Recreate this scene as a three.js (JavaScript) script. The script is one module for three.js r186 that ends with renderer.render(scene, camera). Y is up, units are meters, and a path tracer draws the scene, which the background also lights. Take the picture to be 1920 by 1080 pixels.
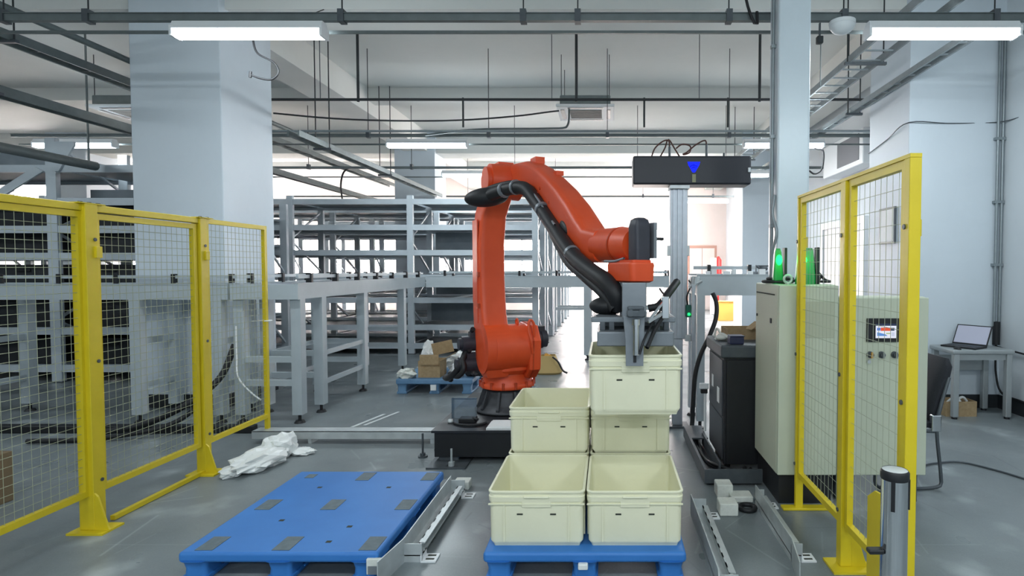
import * as THREE from 'three';
import { RoundedBoxGeometry } from 'three/addons/geometries/RoundedBoxGeometry.js';
import { mergeGeometries } from 'three/addons/utils/BufferGeometryUtils.js';
import { RectAreaLightUniformsLib } from 'three/addons/lights/RectAreaLightUniformsLib.js';

// ---------------------------------------------------------------- camera, sky, exposure
const scene = new THREE.Scene();
const camera = new THREE.PerspectiveCamera(2 * Math.atan(540 / 1100) * 180 / Math.PI, 1920 / 1080, 0.05, 200);
camera.position.set(0, 1.58, 0);
camera.rotation.set(-1.95 * Math.PI / 180, 0, 0);
camera.setViewOffset(1920, 1080, -180, 0, 1920, 1080);           // shifted lens: verticals and cross lines stay straight
const renderer = new THREE.WebGLRenderer({ antialias: true });
renderer.toneMapping = THREE.LinearToneMapping;
renderer.toneMappingExposure = 1.0;
renderer.shadowMap.enabled = true;
RectAreaLightUniformsLib.init();
scene.background = new THREE.Color().setRGB(1.0, 0.90, 0.87);      // bright overcast daylight beyond the windows
scene.backgroundIntensity = 38;
const LAMP_DOWN = 68, LAMP_SIDE = 68, LAMP_COLOR = new THREE.Color().setRGB(0.87, 0.96, 1.0);

// ---------------------------------------------------------------- helpers
let seed = 7;
const rnd = () => { seed = (seed * 1664525 + 1013904223) >>> 0; return seed / 4294967296; };
const rr = (a, b) => a + (b - a) * rnd();
const V = (x, y, d) => new THREE.Vector3(x, y, -d);                  // d = metres in front of the camera plane
const A3 = (p) => V(p[0], p[1], p[2]);
const used = {};
function numbered(n) { if (!(n in used)) { used[n] = 0; return n; } used[n]++; return n + '_' + String(used[n]).padStart(3, '0'); }
function clean(g) {
  let r = g.index ? g.toNonIndexed() : g;
  for (const k of Object.keys(r.attributes)) if (!['position', 'normal', 'uv'].includes(k)) r.deleteAttribute(k);
  if (!r.attributes.uv) r.setAttribute('uv', new THREE.BufferAttribute(new Float32Array(r.attributes.position.count * 2), 2));
  if (!r.attributes.normal) r.computeVertexNormals();
  r.morphAttributes = {};
  return r;
}
function merge(list) { list = [].concat(list).flat(9).map(clean); return list.length === 1 ? list[0] : mergeGeometries(list); }
function uvm(g, s = 1) {                                             // uv in metres, box projected along each face's own axis
  const p = g.attributes.position, n = g.attributes.normal, u = g.attributes.uv;
  for (let i = 0; i < p.count; i++) {
    const ax = Math.abs(n.getX(i)), ay = Math.abs(n.getY(i)), az = Math.abs(n.getZ(i));
    if (ay >= ax && ay >= az) u.setXY(i, p.getX(i) * s, p.getZ(i) * s);
    else if (ax >= az) u.setXY(i, p.getZ(i) * s, p.getY(i) * s);
    else u.setXY(i, p.getX(i) * s, p.getY(i) * s);
  }
  return g;
}
const local = new WeakSet();
function thing(name, label, category, pos = [0, 0, 0], o = {}) {
  const t = new THREE.Group(); t.name = numbered(name); scene.add(t);
  t.position.copy(A3(pos)); t.rotation.y = o.ry || 0; t.updateMatrixWorld(true);
  t.userData = { label, category }; if (o.group) t.userData.group = o.group;
  if (o.local) local.add(t);
  return t;
}
const APART = new Set('rib back_panel spacer foot_plate saddle sticker caster side_panel stop_block bracket bolt joint_plate belt_slot back_bracket side_lock apron flap finger_slot cable_clip end_plate edge_flange thin_hose top_lug inner_rail axis_cable'.split(' '));
function part(t, name, geos, mat, o = {}) {
  if (APART.has(name) && Array.isArray(geos) && geos.length > 1) { let last; for (const g of geos) last = part(t, name, [g], mat, o); return last; }                          // t: thing or part of it; geometry in world axes unless the thing is local
  let root = t; while (root.parent && root.parent !== scene) root = root.parent;
  let g = merge(geos);
    if (!local.has(root)) g.applyMatrix4(root.matrixWorld.clone().invert());
  if (o.uv !== false) uvm(g);
  const m = new THREE.Mesh(g, mat); m.name = name; m.castShadow = m.receiveShadow = true;
  if (o.label) m.userData.label = o.label;
  if (o.stuff) m.userData.kind = 'stuff';
  t.add(m); return m;
}
function solo(name, label, category, geos, mat, pos, o = {}) {        // a thing that is one mesh
  let g = merge(geos); g.translate(-pos[0], -pos[1], pos[2]); uvm(g);
  const m = new THREE.Mesh(g, mat); m.name = numbered(name); m.castShadow = m.receiveShadow = true;
  m.position.copy(A3(pos)); scene.add(m);
  m.userData = { label, category }; if (o.group) m.userData.group = o.group; if (o.stuff) m.userData.kind = 'stuff';
  return m;
}
function struct(name, geos, mat, parent) {
  const g = uvm(merge(geos)); const m = new THREE.Mesh(g, mat); m.castShadow = m.receiveShadow = true;
  if (parent) { m.name = name; parent.add(m); } else { m.name = numbered(name); m.userData = { kind: 'structure' }; scene.add(m); }
  return m;
}
function dup(t, dpos, label, group) {
  const c = t.clone(); c.name = numbered(t.name.replace(/_\d{3}$/, '')); c.position.add(new THREE.Vector3(dpos[0], dpos[1], -dpos[2]));
  c.userData = { ...t.userData }; if (label) c.userData.label = label; if (group) c.userData.group = group;
  scene.add(c); return c;
}
const bx = (x0, x1, y0, y1, d0, d1) => { const g = new THREE.BoxGeometry(x1 - x0, y1 - y0, d1 - d0); g.translate((x0 + x1) / 2, (y0 + y1) / 2, -(d0 + d1) / 2); return g; };
const rb = (x0, x1, y0, y1, d0, d1, r = 0.01, s = 2) => { const g = new RoundedBoxGeometry(x1 - x0, y1 - y0, d1 - d0, s, r); g.translate((x0 + x1) / 2, (y0 + y1) / 2, -(d0 + d1) / 2); return g; };
const UP = new THREE.Vector3(0, 1, 0);
function rod(a, b, r, n = 8, r2 = r, open = false) {
  const A = A3(a), B = A3(b), D = B.clone().sub(A); const g = new THREE.CylinderGeometry(r2, r, D.length(), n, 1, open);
  g.applyQuaternion(new THREE.Quaternion().setFromUnitVectors(UP, D.normalize())); g.translate((A.x + B.x) / 2, (A.y + B.y) / 2, (A.z + B.z) / 2); return g;
}
function bar(a, b, w, h) {                                           // rectangular bar from a to b, w across, h high
  const A = A3(a), B = A3(b), D = B.clone().sub(A), L = D.length(), g = new THREE.BoxGeometry(w, h, L);
  const m = new THREE.Matrix4().lookAt(B, A, Math.abs(D.y) > 0.95 * L ? new THREE.Vector3(0, 0, 1) : UP); g.applyMatrix4(m); g.translate((A.x + B.x) / 2, (A.y + B.y) / 2, (A.z + B.z) / 2); return g;
}
const tube = (pts, r, seg = 24, n = 7, closed = false) => new THREE.TubeGeometry(new THREE.CatmullRomCurve3(pts.map(A3), closed, 'centripetal'), seg, r, n, closed);
function lathe(prof, c, n = 20) { const g = new THREE.LatheGeometry(prof.map((p) => new THREE.Vector2(p[0], p[1])), n); g.translate(c[0], c[1], -c[2]); return g; }
function prism(poly, depth, bevel = 0) {                             // polygon in x,y extruded along z, centred on z = 0
  const s = new THREE.Shape(poly.map((p) => new THREE.Vector2(p[0], p[1])));
  const g = new THREE.ExtrudeGeometry(s, { depth: depth - 2 * bevel, bevelEnabled: bevel > 0, bevelSize: bevel, bevelThickness: bevel, bevelSegments: 2, bevelOffset: -bevel });
  g.translate(0, 0, -depth / 2 + bevel); return g;
}
function gridGeo(rings, capA = true, capB = true) {                  // skin over rings of equal point count
  const n = rings[0].length, pos = [], idx = [];
  for (const r of rings) for (const p of r) pos.push(p.x, p.y, p.z);
  for (let i = 0; i + 1 < rings.length; i++) for (let k = 0; k < n; k++) { const a = i * n + k, b = i * n + (k + 1) % n; idx.push(a, b, a + n, b, b + n, a + n); }
  const cap = (i, flip) => { const c = new THREE.Vector3(); rings[i].forEach((p) => c.add(p)); c.divideScalar(n); const q = pos.length / 3; pos.push(c.x, c.y, c.z);
    for (let k = 0; k < n; k++) { const a = i * n + k, b = i * n + (k + 1) % n; flip ? idx.push(q, b, a) : idx.push(q, a, b); } };
  if (capA) cap(0, true); if (capB) cap(rings.length - 1, false);
  const g = new THREE.BufferGeometry(); g.setAttribute('position', new THREE.Float32BufferAttribute(pos, 3)); g.setIndex(idx);
  return g;
}
function crease(g, deg = 35) {                                       // smooth normals that stay sharp at edges
  if (g.index) g = g.toNonIndexed(); const p = g.attributes.position, map = new Map(), fn = [], cosT = Math.cos(deg * Math.PI / 180);
  const a = new THREE.Vector3(), b = new THREE.Vector3(), c = new THREE.Vector3(), key = (i) => Math.round(p.getX(i) * 2e4) + '_' + Math.round(p.getY(i) * 2e4) + '_' + Math.round(p.getZ(i) * 2e4);
  for (let f = 0; f < p.count / 3; f++) { a.fromBufferAttribute(p, 3 * f); b.fromBufferAttribute(p, 3 * f + 1); c.fromBufferAttribute(p, 3 * f + 2);
    fn.push(b.clone().sub(a).cross(c.clone().sub(a))); for (let k = 0; k < 3; k++) { const q = key(3 * f + k); if (!map.has(q)) map.set(q, []); map.get(q).push(f); } }
  const un = fn.map((v) => v.clone().normalize()), nor = new Float32Array(p.count * 3);
  for (let i = 0; i < p.count; i++) { const f = Math.floor(i / 3), s = new THREE.Vector3(); for (const h of map.get(key(i))) if (un[h].dot(un[f]) > cosT) s.add(fn[h]); s.normalize(); nor.set([s.x, s.y, s.z], 3 * i); }
  g.setAttribute('normal', new THREE.BufferAttribute(nor, 3)); return g;
}
// rounded-rectangle loft: profile of [offset, y], a box w x dp seen from above with corner radius r
function ringLoft(prof, w, dp, r, nc = 4, capA = true, capB = true) {
  const rings = prof.map(([o, y, ox = 0, oz = 0]) => { const pts = [], hw = w / 2 + o, hd = dp / 2 + o, q = Math.max(0.002, Math.min(r + o, hw, hd));
    for (const [sx, sz, a0] of [[1, -1, 0], [-1, -1, 1], [-1, 1, 2], [1, 1, 3]]) for (let k = 0; k <= nc; k++) { const t = (a0 + k / nc) * Math.PI / 2; pts.push(new THREE.Vector3(ox + sx * (hw - q) + q * Math.cos(t), y, oz + sz * (hd - q) - q * Math.sin(t))); }
    return pts; });
  return crease(gridGeo(rings, capA, capB), 40);
}
// swept body: sections {p:[x,y,z], a:half width along z, b:half height, dir angle from tangent}, superellipse power e, in local x/y plane
function sweep(secs, e = 4, n = 24, deg = 40) {
  const rings = secs.map((s, i) => {
    const p = new THREE.Vector3(...s.p), A = new THREE.Vector3(...secs[Math.max(0, i - 1)].p), B = new THREE.Vector3(...secs[Math.min(secs.length - 1, i + 1)].p);
    const T = s.t ? new THREE.Vector3(...s.t).normalize() : B.sub(A).normalize(), Z = new THREE.Vector3(0, 0, 1), N = new THREE.Vector3().crossVectors(Z, T).normalize();
    const pts = []; for (let k = 0; k < n; k++) { const t = (k + 0.5) / n * 2 * Math.PI, c = Math.cos(t), q = Math.sin(t), f = (v) => Math.sign(v) * Math.pow(Math.abs(v), 2 / (s.e || e));
      pts.push(p.clone().addScaledVector(N, f(q) * s.b).addScaledVector(Z, f(c) * s.a)); }
    return pts; });
  return crease(gridGeo(rings), deg);
}
// ---------------------------------------------------------------- textures
const hash = (x, y, s) => { let h = (x * 374761393 + y * 668265263 + s * 982451653) | 0; h = Math.imul(h ^ (h >>> 13), 1274126177); return ((h ^ (h >>> 16)) >>> 0) / 4294967296; };
function vnoise(u, v, per, s) { const x = u * per, y = v * per, xi = Math.floor(x), yi = Math.floor(y), fx = x - xi, fy = y - yi, sx = fx * fx * (3 - 2 * fx), sy = fy * fy * (3 - 2 * fy), m = (a) => ((a % per) + per) % per;
  const a = hash(m(xi), m(yi), s), b = hash(m(xi + 1), m(yi), s), c = hash(m(xi), m(yi + 1), s), d = hash(m(xi + 1), m(yi + 1), s); return (a + (b - a) * sx) * (1 - sy) + (c + (d - c) * sx) * sy; }
function fbm(u, v, per, oct, s) { let t = 0, w = 0.5, n = 0; for (let i = 0; i < oct; i++) { t += w * vnoise(u, v, per << i, s + i); n += w; w *= 0.55; } return t / n; }
function tex(size, fn, metres, srgb = true) {
  const data = new Uint8Array(size * size * 4);
  for (let j = 0; j < size; j++) for (let i = 0; i < size; i++) { const c = fn(i / size, j / size), k = 4 * (j * size + i); data[k] = Math.max(0, Math.min(255, c[0])); data[k + 1] = Math.max(0, Math.min(255, c[1])); data[k + 2] = Math.max(0, Math.min(255, c[2])); data[k + 3] = 255; }
  const t = new THREE.DataTexture(data, size, size); t.wrapS = t.wrapT = THREE.RepeatWrapping; t.magFilter = THREE.LinearFilter; t.minFilter = THREE.LinearMipmapLinearFilter; t.generateMipmaps = true;
  t.repeat.set(1 / metres, 1 / metres); if (srgb) t.colorSpace = THREE.SRGBColorSpace; t.needsUpdate = true; return t;
}
const tint = (hexc, amp, per, oct, s, size, metres) => { const c = new THREE.Color(hexc), r = Math.round(c.r ** (1 / 2.2) * 255), g = Math.round(c.g ** (1 / 2.2) * 255), b = Math.round(c.b ** (1 / 2.2) * 255);
  return tex(size, (u, v) => { const k = (fbm(u, v, per, oct, s) - 0.5) * amp; return [r + k, g + k, b + k]; }, metres); };
const scratches = []; { const s0 = seed; seed = 99; for (let i = 0; i < 150; i++) scratches.push([rnd(), rnd(), rr(0, Math.PI), rr(0.01, 0.07), rr(0.0005, 0.0016), rr(-14, 26)]); seed = s0; }
const floorMap = tex(1024, (u, v) => {
  const a = fbm(u, v, 3, 4, 11), b = fbm(u, v, 12, 4, 23), c = hash(Math.floor(u * 1024), Math.floor(v * 1024), 5);
  let k = (a - 0.5) * 34 + (b - 0.5) * 20 + (c - 0.5) * 7; if (b > 0.66) k += (b - 0.66) * 130;
  for (const [x, y, t, L, w, g] of scratches) { let dx = u - x, dy = v - y; const al = dx * Math.cos(t) + dy * Math.sin(t), ac = Math.abs(-dx * Math.sin(t) + dy * Math.cos(t)); if (Math.abs(al) < L && ac < w * 2) k += g * (1 - ac / (2 * w)); }
  return [120 + k, 128 + k, 131 + k]; }, 4.5);
const floorRough = tex(512, (u, v) => { const k = 95 + (fbm(u, v, 6, 5, 41) - 0.5) * 110; return [k, k, k]; }, 3.1, false);
const paintBump = tex(256, (u, v) => { const k = 128 + (fbm(u, v, 24, 3, 3) - 0.5) * 90; return [k, k, k]; }, 0.5, false);
// ---------------------------------------------------------------- materials
const M = {};
const std = (o) => new THREE.MeshStandardMaterial(o);
M.wall = std({ map: tint('#d3dadf', 10, 4, 5, 61, 512, 3), roughness: 0.85, bumpMap: paintBump, bumpScale: 0.0006 });
M.wallPink = std({ map: tint('#f6e9e3', 10, 4, 5, 62, 256, 3), roughness: 0.85 });
M.ceiling = std({ map: tint('#d9dbd8', 12, 3, 5, 63, 512, 4), roughness: 0.95 });
M.column = std({ map: tint('#ccd6de', 9, 4, 5, 64, 512, 3), roughness: 0.6, bumpMap: paintBump, bumpScale: 0.0005 });
M.floor = std({ map: floorMap, roughnessMap: floorRough, roughness: 1.0 });
M.yard = std({ color: '#b9b5ae', roughness: 0.95 });
M.black = std({ color: '#17191d', roughness: 0.5 });
M.blackSatin = std({ map: tint('#1d2026', 10, 6, 4, 71, 256, 0.8), roughness: 0.42 });
M.rubber = std({ color: '#15161a', roughness: 0.55 });
M.baseboard = std({ color: '#23282c', roughness: 0.6 });
M.galv = std({ map: tint('#c2c8ca', 24, 10, 4, 72, 256, 0.7), metalness: 0.4, roughness: 0.42 });
M.alu = std({ map: tint('#b4bac2', 12, 12, 3, 73, 256, 0.5), metalness: 0.6, roughness: 0.38 });
M.chrome = std({ color: '#d5d7d9', metalness: 1, roughness: 0.12 });
M.darkSteel = std({ map: tint('#565d62', 22, 8, 4, 74, 256, 0.6), metalness: 0.45, roughness: 0.5 });
M.pipe = std({ map: tint('#6d7778', 18, 8, 4, 75, 256, 0.6), metalness: 0.3, roughness: 0.55 });
M.blackPipe = std({ color: '#2a2e31', roughness: 0.6 });
M.tray = std({ map: tint('#8f989c', 18, 8, 4, 76, 256, 0.6), metalness: 0.5, roughness: 0.45 });
M.conveyor = std({ map: tint('#b4bec3', 12, 6, 4, 77, 256, 0.9), metalness: 0.12, roughness: 0.42 });
M.rack = std({ map: tint('#bcc6cd', 14, 6, 4, 78, 256, 0.9), metalness: 0.1, roughness: 0.45 });
M.rackDeck = std({ map: tint('#7c868d', 20, 6, 4, 79, 256, 0.9), metalness: 0.3, roughness: 0.55 });
M.yellow = std({ map: tint('#d9c218', 12, 6, 4, 80, 256, 0.6), roughness: 0.42 });
M.wire = std({ color: '#aeb296', metalness: 0.3, roughness: 0.45 });
M.orange = std({ map: tint('#dc4e1e', 12, 5, 4, 81, 256, 0.8), roughness: 0.42 });
M.orangeDark = std({ color: '#b43c14', roughness: 0.5 });
M.casting = std({ map: tint('#3a3d42', 16, 8, 4, 82, 256, 0.5), roughness: 0.5, metalness: 0.2 });
M.motor = std({ map: tint('#2b2d38', 10, 8, 3, 83, 128, 0.4), roughness: 0.45 });
M.grip = std({ map: tint('#83898f', 16, 8, 4, 84, 256, 0.5), metalness: 0.35, roughness: 0.42 });
M.bin = new THREE.MeshPhysicalMaterial({ map: tint('#ebe9cc', 7, 5, 5, 85, 512, 0.8), roughness: 0.42, bumpMap: paintBump, bumpScale: 0.0003 });
M.slot = std({ color: '#31352c', roughness: 0.8 });
M.bluePallet = std({ map: tint('#2f78c2', 16, 5, 5, 86, 512, 1.1), roughness: 0.5 });
M.palletTape = std({ map: tint('#5c6a72', 26, 12, 4, 87, 128, 0.3), roughness: 0.6 });
M.paleBlue = std({ map: tint('#5f86a8', 24, 6, 4, 88, 256, 0.6), roughness: 0.55 });
M.cabinet = std({ map: tint('#c3cab6', 7, 5, 4, 89, 256, 0.9), roughness: 0.45 });
M.cabinetPatch = std({ color: '#b3b8a2', roughness: 0.5 });
M.wireThin = std({ color: '#aab09a', metalness: 0.3, roughness: 0.5 });
M.boardDark = std({ color: '#75644c', roughness: 0.9 });
M.crate = std({ map: tint('#24282c', 10, 6, 3, 97, 128, 0.5), roughness: 0.6 });
M.board = std({ map: tint('#a38c69', 26, 16, 4, 90, 256, 0.4), roughness: 0.85 });
M.boardYellow = std({ color: '#d8a24d', roughness: 0.85 });
M.paper = std({ color: '#e8eaea', roughness: 0.8 });
M.bagWhite = new THREE.MeshPhysicalMaterial({ color: '#e6e9e8', roughness: 0.35, side: THREE.DoubleSide });
M.foam = std({ map: tint('#d9dcd6', 18, 24, 3, 91, 256, 0.3), roughness: 0.9 });
M.fabric = std({ map: tint('#26282e', 12, 64, 2, 92, 256, 0.2), roughness: 0.9 });
M.tableTop = std({ map: tint('#a8aeb0', 14, 6, 4, 93, 256, 0.6), metalness: 0.4, roughness: 0.4 });
M.white = std({ color: '#e9ecee', roughness: 0.5 });
M.grille = std({ color: '#8d8a87', roughness: 0.7 });
M.red = std({ color: '#c22222', roughness: 0.4 });
M.greenShell = new THREE.MeshPhysicalMaterial({ color: '#1f8f4a', roughness: 0.3, emissive: '#0a6a2c', emissiveIntensity: 0.06 });
M.greenLed = std({ color: '#30ff80', emissive: '#18ff60', emissiveIntensity: 3.2 });
M.blueLed = std({ color: '#1020ff', emissive: '#0a1cff', emissiveIntensity: 1.6 });
M.blueLedDark = std({ color: '#0a12a0', emissive: '#0812b0', emissiveIntensity: 0.2 });
M.screenWhite = std({ color: '#a0a4b4', emissive: '#8d90a2', emissiveIntensity: 0.32, roughness: 0.3 });
M.tubeGlow = std({ color: '#ffffff', emissive: new THREE.Color().setRGB(0.86, 0.92, 1.0), emissiveIntensity: 6 });
M.glass = new THREE.MeshPhysicalMaterial({ color: '#ffffff', transmission: 1, thickness: 0, roughness: 0.02 });
M.clearPlate = new THREE.MeshPhysicalMaterial({ color: '#c8d2da', transmission: 0.85, thickness: 0, roughness: 0.08 });
M.tan = std({ color: '#b9a06a', roughness: 0.8 });
M.floorMark = std({ color: '#c9cfd0', roughness: 0.7 });
M.doorGrey = std({ color: '#b9bcc2', roughness: 0.5 });
// ================================================================ the building
const CEIL = 4.95, FAR = 22, LEFT = -16, RIGHT = 4.42, BACK = -5;
struct('floor', bx(LEFT - 0.3, RIGHT + 0.3, -0.2, 0, BACK - 0.3, FAR + 0.3), M.floor);
struct('ceiling', bx(LEFT - 0.3, RIGHT + 0.3, CEIL, CEIL + 0.25, BACK - 0.3, FAR + 0.3), M.ceiling);
struct('wall_left', [bx(LEFT - 0.25, LEFT, 0, CEIL, BACK, 15.9), bx(LEFT - 0.25, LEFT, 0, 1.0, 15.9, 21.3), bx(LEFT - 0.25, LEFT, 4.1, CEIL, 15.9, 21.3), bx(LEFT - 0.25, LEFT, 0, CEIL, 21.3, FAR)], M.wall);
{ // side daylight for the far end of the hall
  const w = struct('window_7', [bx(LEFT - 0.15, LEFT - 0.09, 1.0, 1.06, 15.9, 21.3), bx(LEFT - 0.15, LEFT - 0.09, 4.04, 4.1, 15.9, 21.3), ...[15.93, 17.7, 19.5, 21.27].map((d) => bx(LEFT - 0.15, LEFT - 0.09, 1.06, 4.04, d - 0.03, d + 0.03))], M.white);
  for (const [a, b] of [[15.96, 17.67], [17.73, 19.47], [19.53, 21.24]]) struct('window_pane', bx(LEFT - 0.125, LEFT - 0.119, 1.06, 4.04, a, b), M.glass, w);
}
struct('wall_back', bx(LEFT, RIGHT, 0, CEIL, BACK - 0.25, BACK), M.wall);
// side wall by the table, with a row of window openings in its far end
{
  const g = [bx(RIGHT, RIGHT + 0.25, 0, CEIL, BACK, 16.0)];
  g.push(bx(RIGHT, RIGHT + 0.25, 0, 1.0, 16, 18.6), bx(RIGHT, RIGHT + 0.25, 4.1, CEIL, 16, 18.6), bx(RIGHT, RIGHT + 0.25, 0, CEIL, 18.6, FAR));
  struct('wall_right', g, M.wall);
  const w = struct('window_1', [bx(RIGHT + 0.08, RIGHT + 0.14, 1.0, 1.06, 16, 18.6), bx(RIGHT + 0.08, RIGHT + 0.14, 4.04, 4.1, 16, 18.6), bx(RIGHT + 0.08, RIGHT + 0.14, 1.06, 4.04, 17.27, 17.33)], M.white);
  struct('window_pane', bx(RIGHT + 0.105, RIGHT + 0.111, 1.06, 4.04, 16, 17.27), M.glass, w);
  struct('window_pane', bx(RIGHT + 0.105, RIGHT + 0.111, 1.06, 4.04, 17.33, 18.6), M.glass, w);
}
// far wall: a glazed strip, a tall roller-door opening, a plain painted end with a door
{
  const y0 = 0.95, y1 = 2.75, piers = [LEFT, -15.2, -12.7, -12.4, -9.9, -9.6, -7.1, -6.8, -4.3, -4.0, -1.7];
  const g = [bx(LEFT, -1.4, y1, CEIL, FAR, FAR + 0.25), bx(LEFT, -1.4, 0, y0, FAR, FAR + 0.25), bx(-1.4, 2.1, 3.0, CEIL, FAR, FAR + 0.25)];
  for (let i = 0; i < piers.length; i += 2) g.push(bx(piers[i], i + 1 < piers.length ? piers[i + 1] : -1.4, y0, y1, FAR, FAR + 0.25));
  g.splice(g.length - 1, 1); g.push(bx(-1.7, -1.4, y0, y1, FAR, FAR + 0.25));
  struct('wall_far', g, M.wallPink);
  struct('wall_far_end', bx(2.1, RIGHT, 0, CEIL, FAR, FAR + 0.25), M.wallPink);
  let n = 2;
  for (const [a, b] of [[-15.2, -12.7], [-12.4, -9.9], [-9.6, -7.1], [-6.8, -4.3], [-4.0, -1.7]]) {
    const f = [bx(a, b, y0, y0 + 0.06, FAR + 0.06, FAR + 0.13), bx(a, b, y1 - 0.06, y1, FAR + 0.06, FAR + 0.13)];
    const st = [a, a + (b - a) / 3, a + (b - a) * 2 / 3, b]; for (const x of st) f.push(bx(x - 0.03, x + 0.03, y0, y1, FAR + 0.06, FAR + 0.13));
    const w = struct('window_' + n++, f, M.white);
    for (let k = 0; k < 3; k++) struct('window_pane', bx(st[k] + 0.03, st[k + 1] - 0.03, y0 + 0.06, y1 - 0.06, FAR + 0.09, FAR + 0.096), M.glass, w);
  }
  struct('trim_1', [bx(-1.46, -1.38, 0, 3.0, FAR - 0.03, FAR + 0.02), bx(2.08, 2.16, 0, 3.0, FAR - 0.03, FAR + 0.02), bx(-1.46, 2.16, 3.0, 3.35, FAR - 0.18, FAR + 0.02)], M.white);
  struct('ground_outside', bx(-40, 30, -0.25, -0.05, FAR + 0.26, 60), M.yard);
  // double door in the painted end wall
  const d = struct('door_1', [bx(3.05, 3.98, 0.02, 2.32, FAR - 0.05, FAR)], M.wallPink);
  struct('door_frame', [bx(2.97, 3.05, 0, 2.32, FAR - 0.07, FAR + 0.01), bx(3.98, 4.06, 0, 2.32, FAR - 0.07, FAR + 0.01), bx(2.97, 4.06, 2.32, 2.42, FAR - 0.07, FAR + 0.01), bx(3.505, 3.525, 0.02, 2.32, FAR - 0.06, FAR)], std({ color: '#b98f80', roughness: 0.6 }), d);
  struct('door_handle', [bx(3.88, 3.92, 1.0, 1.2, FAR - 0.1, FAR - 0.05)], M.darkSteel, d);
}
// columns and beams
const colBox = (x0, x1, d0, d1) => rb(x0, x1, -0.02, CEIL + 0.02, d0, d1, 0.012, 1);
struct('column_1', colBox(-5.32, -4.31, 6.6, 7.6), M.column);
struct('column_2', colBox(-5.32, -4.31, 14.7, 15.7), M.column);
struct('column_3', colBox(3.36, RIGHT + 0.02, 6.6, 7.6), M.column);
struct('column_4', colBox(3.36, RIGHT + 0.02, 14.7, 15.7), M.column);
struct('column_5', colBox(-14.0, -13.0, 6.6, 7.6), M.column);
struct('column_6', colBox(-14.0, -13.0, 14.7, 15.7), M.column);
struct('beam_1', bx(LEFT, RIGHT, 4.49, CEIL + 0.02, 6.7, 7.4), M.ceiling);
struct('beam_2', bx(LEFT, RIGHT, 4.45, CEIL + 0.02, 14.8, 15.5), M.ceiling);
struct('beam_3', bx(LEFT, RIGHT, 4.72, CEIL + 0.02, 11.1, 11.45), M.ceiling);
struct('beam_4', bx(LEFT, RIGHT, 4.72, CEIL + 0.02, 18.8, 19.15), M.ceiling);
struct('beam_5', bx(LEFT, RIGHT, 4.49, CEIL + 0.02, -1.4, -0.7), M.ceiling);
struct('beam_6', bx(-5.1, -4.5, 4.49, CEIL + 0.02, 7.4, 22), M.ceiling);
struct('beam_7', bx(3.6, 4.2, 4.49, CEIL + 0.02, 7.4, 22), M.ceiling);
struct('baseboard_right', [bx(3.345, 3.36, 0, 0.15, 6.6, 7.6), bx(3.345, RIGHT, 0, 0.15, 6.585, 6.6), bx(RIGHT - 0.016, RIGHT, 0, 0.15, BACK, 6.6), bx(RIGHT - 0.016, RIGHT, 0, 0.15, 7.6, 14.7)], M.baseboard);
struct('baseboard_column', [bx(-5.335, -4.295, 0, 0.15, 6.585, 6.6), bx(-4.31, -4.295, 0, 0.15, 6.6, 7.6)], M.baseboard);
// door in the side wall, beyond the column
{
  const d = struct('door_2', [bx(RIGHT - 0.05, RIGHT - 0.005, 0.02, 2.35, 10.1, 11.9)], M.doorGrey);
  struct('door_frame', [bx(RIGHT - 0.08, RIGHT, 0, 2.35, 9.98, 10.1), bx(RIGHT - 0.08, RIGHT, 0, 2.35, 11.9, 12.02), bx(RIGHT - 0.08, RIGHT, 2.35, 2.47, 9.98, 12.02), bx(RIGHT - 0.07, RIGHT, 0.02, 2.35, 10.97, 11.03)], M.white, d);
}
// ---------------------------------------------------------------- lamps
function lamp(x, d, h, label, rods = true) {
  const t = thing('fluorescent_lamp', label, 'ceiling lamp', [x, h, d], { group: 'batten lamps under the lighting channels' });
  const L = 0.6;
  part(t, 'housing', [prismX([[-0.07, 0.03], [-0.035, 0.1], [0.035, 0.1], [0.07, 0.03]], x - L - 0.015, x + L + 0.015, h, d)], M.white);
  part(t, 'diffuser', [prismX([[-0.065, 0.03], [-0.05, -0.02], [-0.03, -0.032], [0.03, -0.032], [0.05, -0.02], [0.065, 0.03]], x - L, x + L, h, d)], M.tubeGlow);
  for (const s of [-1, 1]) part(t, 'end_cap', [rb(x + s * (L + 0.012) - 0.012, x + s * (L + 0.012) + 0.012, h - 0.03, h + 0.06, d - 0.066, d + 0.066, 0.006, 1)], M.white);
  const q = (w, hh, I, at, to) => { const l = new THREE.RectAreaLight(LAMP_COLOR, I, w, hh); l.position.copy(A3(at)); l.lookAt(A3(to)); scene.add(l); };
  q(1.2, 0.1, LAMP_DOWN, [x, h - 0.036, d], [x, h - 2, d]);
  q(1.2, 0.06, LAMP_SIDE, [x, h + 0.0, d - 0.07], [x, h - 0.3, d - 1]);
  q(1.2, 0.06, LAMP_SIDE, [x, h + 0.0, d + 0.07], [x, h - 0.3, d + 1]);
}
function prismX(poly, x0, x1, h, d) { const g = prism(poly, x1 - x0); g.rotateY(Math.PI / 2); g.translate((x0 + x1) / 2, h, -d); return g; }
const rows = [[4.9, 3.52, 'near'], [9.1, 3.46, 'second'], [12.0, 3.46, 'third'], [16.6, 3.46, 'fourth']];
lamp(-2.95, 4.9, 3.5, 'long batten lamp hanging in front of the wide white column');
lamp(2.75, 4.9, 3.5, 'long batten lamp above the table with the laptop');
lamp(-2.78, 9.1, 3.46, 'batten lamp high between white column and hanging ceiling air conditioner');
lamp(2.7, 9.1, 3.46, 'batten lamp partly hidden behind the square steel post');
lamp(-8.2, 9.1, 3.46, 'batten lamp over the tall dark rack beside the white column');
lamp(-2.75, 12.0, 3.46, 'batten lamp behind the top of the orange robot arm');
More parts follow.
